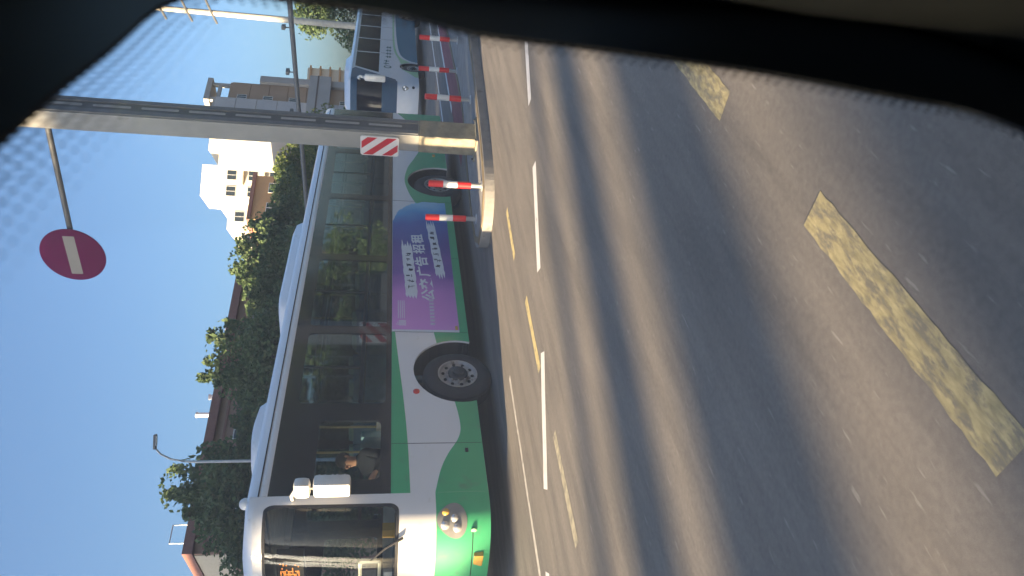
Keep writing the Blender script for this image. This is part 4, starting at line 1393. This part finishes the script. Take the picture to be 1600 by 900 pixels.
up = empty('utility_pole', (14.25, 40, 0.0), 0)
tag(up, 'tall pale pole with dark crossarms against the sky, top right', 'pole')
MB().tube([(0, 0, 0), (0, 0, 14.5)], [0.2, 0.13], 12).build('shaft', 'pole_warm', up, True)
for z in (12.1, 10.85, 13.4):
    MB().tube([(-0.45, 0.3, z - 0.22), (0.0, -0.17, z), (0.5, -0.5, z + 0.22)], 0.06, 6).build('crossarm', 'pole_dark', up)
    MB().tube([(0.5, -0.5, z + 0.22), (0.55, -0.5, z - 0.45)], 0.015, 5).build('wire_stay', 'pole_dark', up)

ga, gb = Vector((4.0, 46.0, 6.2)), Vector((16.4, 31.2, 6.2))
gz = empty('camera_gantry', (ga.x, ga.y, 0), 0)
tag(gz, 'long thin horizontal gantry arm carrying traffic cameras over the lanes', 'gantry')
dv = gb - ga
MB().tube([(0, 0, 0), (0, 0, 5.6), (0.05, -0.06, 6.0), (0.3, -0.36, 6.2)], [0.17, 0.15, 0.14, 0.13], 10).build('column', 'galvanised', gz, True)
MB().tube([(0.3, -0.36, 6.2), tuple(dv * 0.5 + Vector((0, 0, 6.2))), tuple(dv + Vector((0, 0, 6.2)))], [0.13, 0.12, 0.13], 10).build('arm', 'pole_dark', gz, True)
gd = dv.normalized()
cam0 = None
for i, (t, lab) in enumerate(((0.42, 'small traffic camera on the gantry arm, next to the square post'), (0.55, 'small traffic camera on the gantry arm before the grey tower'), (0.68, 'small traffic camera third along the gantry arm from the square post'), (0.755, 'small traffic camera in the middle of the visible gantry arm'), (0.86, 'small traffic camera on the gantry arm nearest the window edge'))):
    p = ga + dv * t
    if cam0 is None:
        c0 = empty('traffic_camera', p, 0.7)
        MB().box((-0.16, -0.09, 0.3), (0.2, 0.09, 0.48)).build('housing', 'pole_dark', c0, True, 0.02)
        MB().tube([(0, 0, 0.1), (0, 0, 0.3)], 0.03, 6).build('bracket', 'pole_dark', c0)
        MB().lathe([(0.05, 0.2), (0.05, 0.23), (0, 0.23)], 10, 'X', (0, 0, 0.39)).build('lens', 'window_glass', c0)
        cam0 = c0; o = c0
    else:
        o = copy_tree(cam0); o.location = p; o.rotation_euler = (0, 0, 0.4 + i * 0.25)
    tag(o, lab, 'camera', 'traffic cameras on the gantry')

# ------------------------------------------------------------------ buildings
WF = MB()
for a, b in (((-0.75, 0, -0.8), (-0.68, 0.06, 0.8)), ((0.68, 0, -0.8), (0.75, 0.06, 0.8)), ((-0.68, 0, 0.73), (0.68, 0.06, 0.8)), ((-0.68, 0, -0.8), (0.68, 0.06, -0.73)), ((-0.03, 0, -0.73), (0.03, 0.05, 0.73))):
    WF.box(a, b)
WFm = WF.mesh('window', 'window_frame')
WPm = MB().box((-0.68, 0.03, -0.73), (0.68, 0.045, 0.73)).mesh('pane', 'window_glass')


def add_window(root, x, y, z, rz=0.0, sx=1.0, sz=1.0):
    o = link('window', WFm, root, (x, y, z), (0, 0, rz))
    o.scale = (sx, 1, sz)
    link('pane', WPm, o)
    return o


def house_box(root, x0, x1, y0, y1, z0, z1, m, name='wall'):
    return MB().box((x0, y0, z0), (x1, y1, z1)).build(name, m, root)


# long brown building behind the trees; local x along the street, local -y towards us
bp = Vector((-17.6, 48.0, 0)); bd = math.atan2(62 - 48, -0.6 + 17.6)
bb = empty('brown_building', bp, bd)
tag(bb, 'long brown building with red-brown eaves behind the row of trees', 'building')
house_box(bb, 0, 23.5, 0, 11, 0, 12.9, 'brown_wall')
MB().box((-0.15, -0.45, 12.9), (23.8, 11.4, 13.5)).build('eaves', 'brown_trim', bb)
house_box(bb, -0.06, -0.003, 0.25, 10.8, 10.7, 12.88, 'cream_wall', 'gable_lit_strip')  # low sun on the gable's top, painted as a cream strip
house_box(bb, -0.08, -0.003, 0.0, 10.8, 0, 9.4, 'tan_wall', 'gable_cladding')
for k in range(4):
    house_box(bb, -0.1 - 0.004 * k, -0.081, 1.5 + k * 2.6, 1.8 + k * 2.6, 0.1, 10.6, 'brown_trim', 'gable_pilaster')
for f in range(4):
    for k in range(7):
        add_window(bb, 2.2 + k * 3.3, -0.07, 1.9 + f * 3.0)
    MB().box((0.2, -0.12, 3.25 + f * 3.0), (23.4, -0.005, 3.4 + f * 3.0)).build('string_course', 'brown_trim', bb)
for k, (x, h) in enumerate(((12.0, 0.45), (10.5, 1.1), (18.2, 0.2))):
    MB().lathe([(0.17, 13.45), (0.17, 13.5 + h), (0.22, 13.5 + h), (0.22, 13.6 + h), (0, 13.62 + h)], 12, 'Z', (x, 0.8, 0)).build('roof_vent', 'sign_white', bb, True)
dn = MB(); dn.tube([(0.6, -0.3, 13.5), (0.6, -0.3, 14.4), (1.8, -0.3, 14.4), (1.8, -0.3, 13.5)], 0.04, 6); dn.build('roof_rail', 'galvanised', bb)

# golden gabled block
gg = empty('golden_building', (7.0, 84, 0), radians(33))
tag(gg, 'golden block with one sunlit face, in front of the white block', 'building')
house_box(gg, 0, 6.5, 0, 5.5, 0, 16.3, 'gold_wall')
MB().box((-0.25, -0.25, 16.3), (6.8, 5.8, 16.7)).build('cornice', 'brown_trim', gg)
for f in range(5):
    for k in range(2): add_window(gg, 1.7 + k * 3.0, -0.07, 1.6 + f * 3.1)
    add_window(gg, -0.07, 2.7, 1.6 + f * 3.1, -pi / 2)

# white stepped block
wb = empty('white_building', (9.0, 112, 0), radians(12))
tag(wb, 'bright white stepped apartment block lit by low sun', 'building')
house_box(wb, 3.0, 15, 0, 14, 0, 26.4, 'white_wall')
house_box(wb, -1.2, 2.99, 0.6, 13, 0, 24.6, 'white_wall', 'stepped_wing')
house_box(wb, -4.2, -1.21, 1.2, 12, 0, 22.9, 'white_wall', 'stepped_wing')
house_box(wb, 4.2, 9.2, 1.5, 8, 26.4, 29.0, 'white_wall', 'penthouse')
house_box(wb, 11.5, 14.8, 1.0, 9, 26.4, 28.2, 'white_wall', 'penthouse')
for f in range(8):
    for k, x in enumerate((4.6, 7.2, 10.0, 12.8)):
        add_window(wb, x, -0.07, 2.6 + f * 3.1, 0, 1.1, 0.9)
    add_window(wb, 0.8, 0.53, 2.6 + f * 2.9, 0, 1.1, 0.9)
    add_window(wb, -2.6, 1.13, 2.6 + f * 2.7, 0, 1.0, 0.9)
for f in range(7):
    for x in (5.9, 11.4):
        MB().box((x - 0.35, -0.8, 3.9 + f * 3.1), (x + 3.0, -0.004, 4.05 + f * 3.1)).build('balcony', 'cream_wall', wb)

# grey and brown tower
tw = empty('tower_building', (19.3, 87.5, 0), radians(36))
tag(tw, 'grey and brown clad tower with open rooftop frame beside the gantry arm', 'building')
house_box(tw, 2.8, 6.0, 0, 9, 0, 20.2, 'tan_wall')
for k in range(9):
    MB().box((2.82, -0.12, 0.2 + k * 2.2), (5.95, -0.003, 2.33 + k * 2.2)).build('cladding_panel', 'tan_wall', tw)
house_box(tw, 0, 2.798, -0.3, 9, 0, 21.7, 'grey_wall', 'side_wing')
for k in range(9):
    MB().box((0.03, -0.42, 0.3 + k * 2.35), (2.75, -0.303, 2.58 + k * 2.35)).build('cladding_panel', 'grey_panel', tw)
house_box(tw, 6.0, 7.1, -0.5, 7, 0, 16.8, 'grey_wall', 'fin')
house_box(tw, -0.3, 7.3, -1.0, -0.51, 8.3, 10.9, 'grey_wall', 'sky_bridge')
MB().box((-0.31, -1.04, 9.75), (7.31, -1.002, 9.95)).build('bridge_joint', 'dark_roof', tw)
for k in range(6):
    add_window(tw, 3.4, -0.19, 3.6 + k * 3.0, 0, 0.45, 0.7)
for k, bx in enumerate((((2.9, 0.2, 20.2), (3.3, 0.6, 22.3)), ((5.6, 0.2, 20.2), (6.0, 0.6, 22.3)), ((2.7, 0.0, 22.3), (6.6, 4.0, 22.9)), ((2.9, 3.3, 20.2), (3.3, 3.7, 22.3)), ((3.3, 0.25, 21.2), (5.6, 0.5, 21.6)))):
    MB().box(*bx).build('roof_frame', 'grey_wall', tw)

fb = empty('lit_building', (34, 130, 0), radians(20))
tag(fb, 'distant sunlit lattice-fronted building just above the coach roof', 'building')
house_box(fb, 0, 5, 0, 6, 0, 15.5, 'cream_wall')
for k in range(9):
    MB().box((-0.2, -0.5, 1.2 + k * 1.7), (5.2, -0.003, 1.5 + k * 1.7)).build('floor_edge', 'gold_wall', fb)

# unseen buildings added behind the camera to shade the road, coach and trees
p = m_ * 1.68 - e_ * 66
sb = empty('shade_building', p, math.atan2(-m_.y, -m_.x))
tag(sb, 'plain grey building added unseen behind the camera to shade the near road', 'building')
house_box(sb, 0, 18, 0, 10, 0, 27, 'grey_wall')
for f in range(7):
    for k in range(4): add_window(sb, 2.5 + k * 4.2, -0.07, 2.5 + f * 3.4)
p = m_ * 80.0 - e_ * 47
sb2 = empty('shade_building', p, math.atan2(-m_.y, -m_.x))
tag(sb2, 'long grey building added unseen behind the camera to shade the coach and trees', 'building')
house_box(sb2, 0, 64.3, 0, 10, 0, 26.4, 'grey_wall')
for f in range(3):
    for k in range(8): add_window(sb2, 4 + k * 7.5, -0.07, 3 + f * 8, 0, 2, 2)

# ------------------------------------------------------------------ the vehicle we sit in: side window with black dotted border
van = empty('van', (0, 0, 0), TRAVEL)
tag(van, 'dark vehicle around the viewer, its black-bordered side window in the foreground', 'van')
K = 0.11
edge = [(0.1225, 1.6744), (0.1342, 1.6727), (0.1471, 1.6717), (0.1609, 1.6703), (0.1827, 1.6674), (0.2169, 1.6638), (0.2341, 1.6533), (0.2347, 1.6403), (0.2323, 1.6248), (0.2322, 1.6092), (0.2285, 1.5933), (0.2189, 1.5737), (0.2161, 1.5414), (0.2127, 1.5124), (0.2080, 1.4787), (0.1974, 1.4384), (0.1924, 1.4181), (0.1787, 1.4048), (0.1593, 1.3983)]
edge = [(x * K / 0.075, 1.6 + (z - 1.6) * K / 0.075) for x, z in edge]
edge = smooth_curve(edge, 3)
opening = [(-0.62, 1.70)] + [(-0.58, 1.715), (0.0, 1.715), (0.1, 1.713)] + edge + [(0.12, 1.296), (-0.55, 1.29), (-0.62, 1.33)]
y_in = lambda y: (lambda a, b: (a, y, b))
pane_out = rrect(-0.72, 0.44, 1.2, 1.81, 0.05, 5)
MB().slab([pane_out], y_in(K + 0.003), y_in(K + 0.0065)).build('window_glass', 'van_glass', van)
MB().slab([rrect(-0.715, 0.435, 1.205, 1.805, 0.05, 5), opening], y_in(K + 0.0004), y_in(K + 0.0025)).build('window_border', 'frit', van)
dots = MB()
P2 = [Vector(p) for p in opening]
seg = []
for i in range(len(P2)):
    a, b = P2[i], P2[(i + 1) % len(P2)]
    if (b - a).length > 1e-6: seg.append((a, b))
pitch = 0.0054
for row in range(7):
    acc = (row % 2) * pitch / 2
    r = 0.0018 * (1 - row / 8.0)
    for a, b in seg:
        l = (b - a).length; d = (b - a) / l; n = Vector((d.y, -d.x))       # inward for this loop order
        mid = a + d * l / 2
        if (mid + n * 0.01 - Vector((-0.1, 1.5))).length > (mid - Vector((-0.1, 1.5))).length: n = -n
        nr = 7 if (mid.y > 1.6 and mid.x > 0.1 and mid.x < 0.33) else 3
        while acc < l:
            if row < nr:
                c = a + d * acc + n * (pitch * 0.86 * (row + 0.1))
                q = [(c.x + r * cos(2 * pi * k / 8), K + 0.0021, c.y + r * sin(2 * pi * k / 8)) for k in range(8)]
                dots.add(q, [tuple(range(8))])
            acc += pitch
        acc -= l
tag(dots.build('border_dots', 'frit', van), kind='stuff')
# inner lining and outer body, with room for the window
MB().slab([[(-2.4, 0.62), (1.2, 0.62), (1.2, 1.95), (-2.4, 1.95)], rrect(-0.66, 0.40, 1.24, 1.77, 0.08, 5)], y_in(K - 0.012), y_in(K - 0.002)).build('side_lining', 'frit', van)
MB().slab([[(-2.5, 0.45), (1.5, 0.45), (1.5, 1.2), (1.1, 2.02), (-2.5, 2.02)], rrect(-0.73, 0.45, 1.19, 1.82, 0.05, 5)], y_in(K + 0.012), y_in(K - 0.001)).build('body_side', 'van_paint', van)
MB().tube([(0.33, K - 0.05, 1.22), (0.335, K - 0.05, 1.40), (0.36, K - 0.05, 1.5)], 0.03, 14).build('pillar_trim', 'trim_olive', van, True)
MB().box((-2.5, -1.65, 0.4), (1.5, K, 0.46)).build('floor', 'van_lining', van)
MB().box((-2.5, -1.65, 2.02), (1.1, K + 0.01, 2.06)).build('roof', 'van_paint', van)
MB().slab([[(-2.5, 0.45), (1.5, 0.45), (1.5, 1.2), (1.1, 2.02), (-2.5, 2.02)], rrect(-1.9, 0.8, 1.1, 1.85, 0.1, 5)], y_in(-1.65), y_in(-1.62)).build('body_side', 'van_paint', van)
MB().box((-2.54, -1.65, 0.46), (-2.5, K, 2.02)).build('rear_panel', 'van_paint', van)
MB().box((1.5, -1.6, 0.42), (2.3, K - 0.05, 1.1)).build('bonnet', 'van_paint', van, True, 0.1)
vw = make_wheel_meshes(0.34, 0.2)
for x in (-1.8, 1.5):
    add_wheel(van, vw, x, K - 0.18, 0.34, True).rotation_euler = (0, 0, pi)
    add_wheel(van, vw, x, -1.5, 0.34)

# fine print, seams and fixings too small to pick apart one by one
for o in bpy.data.objects:
    if o.name.split('.')[0] in ('banner_print', 'vent_hole', 'wheel_nut', 'panel_seam', 'display_dots', 'mirror_rib', 'advert_logo', 'advert_small_print', 'side_lettering', 'eyes_and_mouth', 'face_detail'):
        o['kind'] = 'stuff'
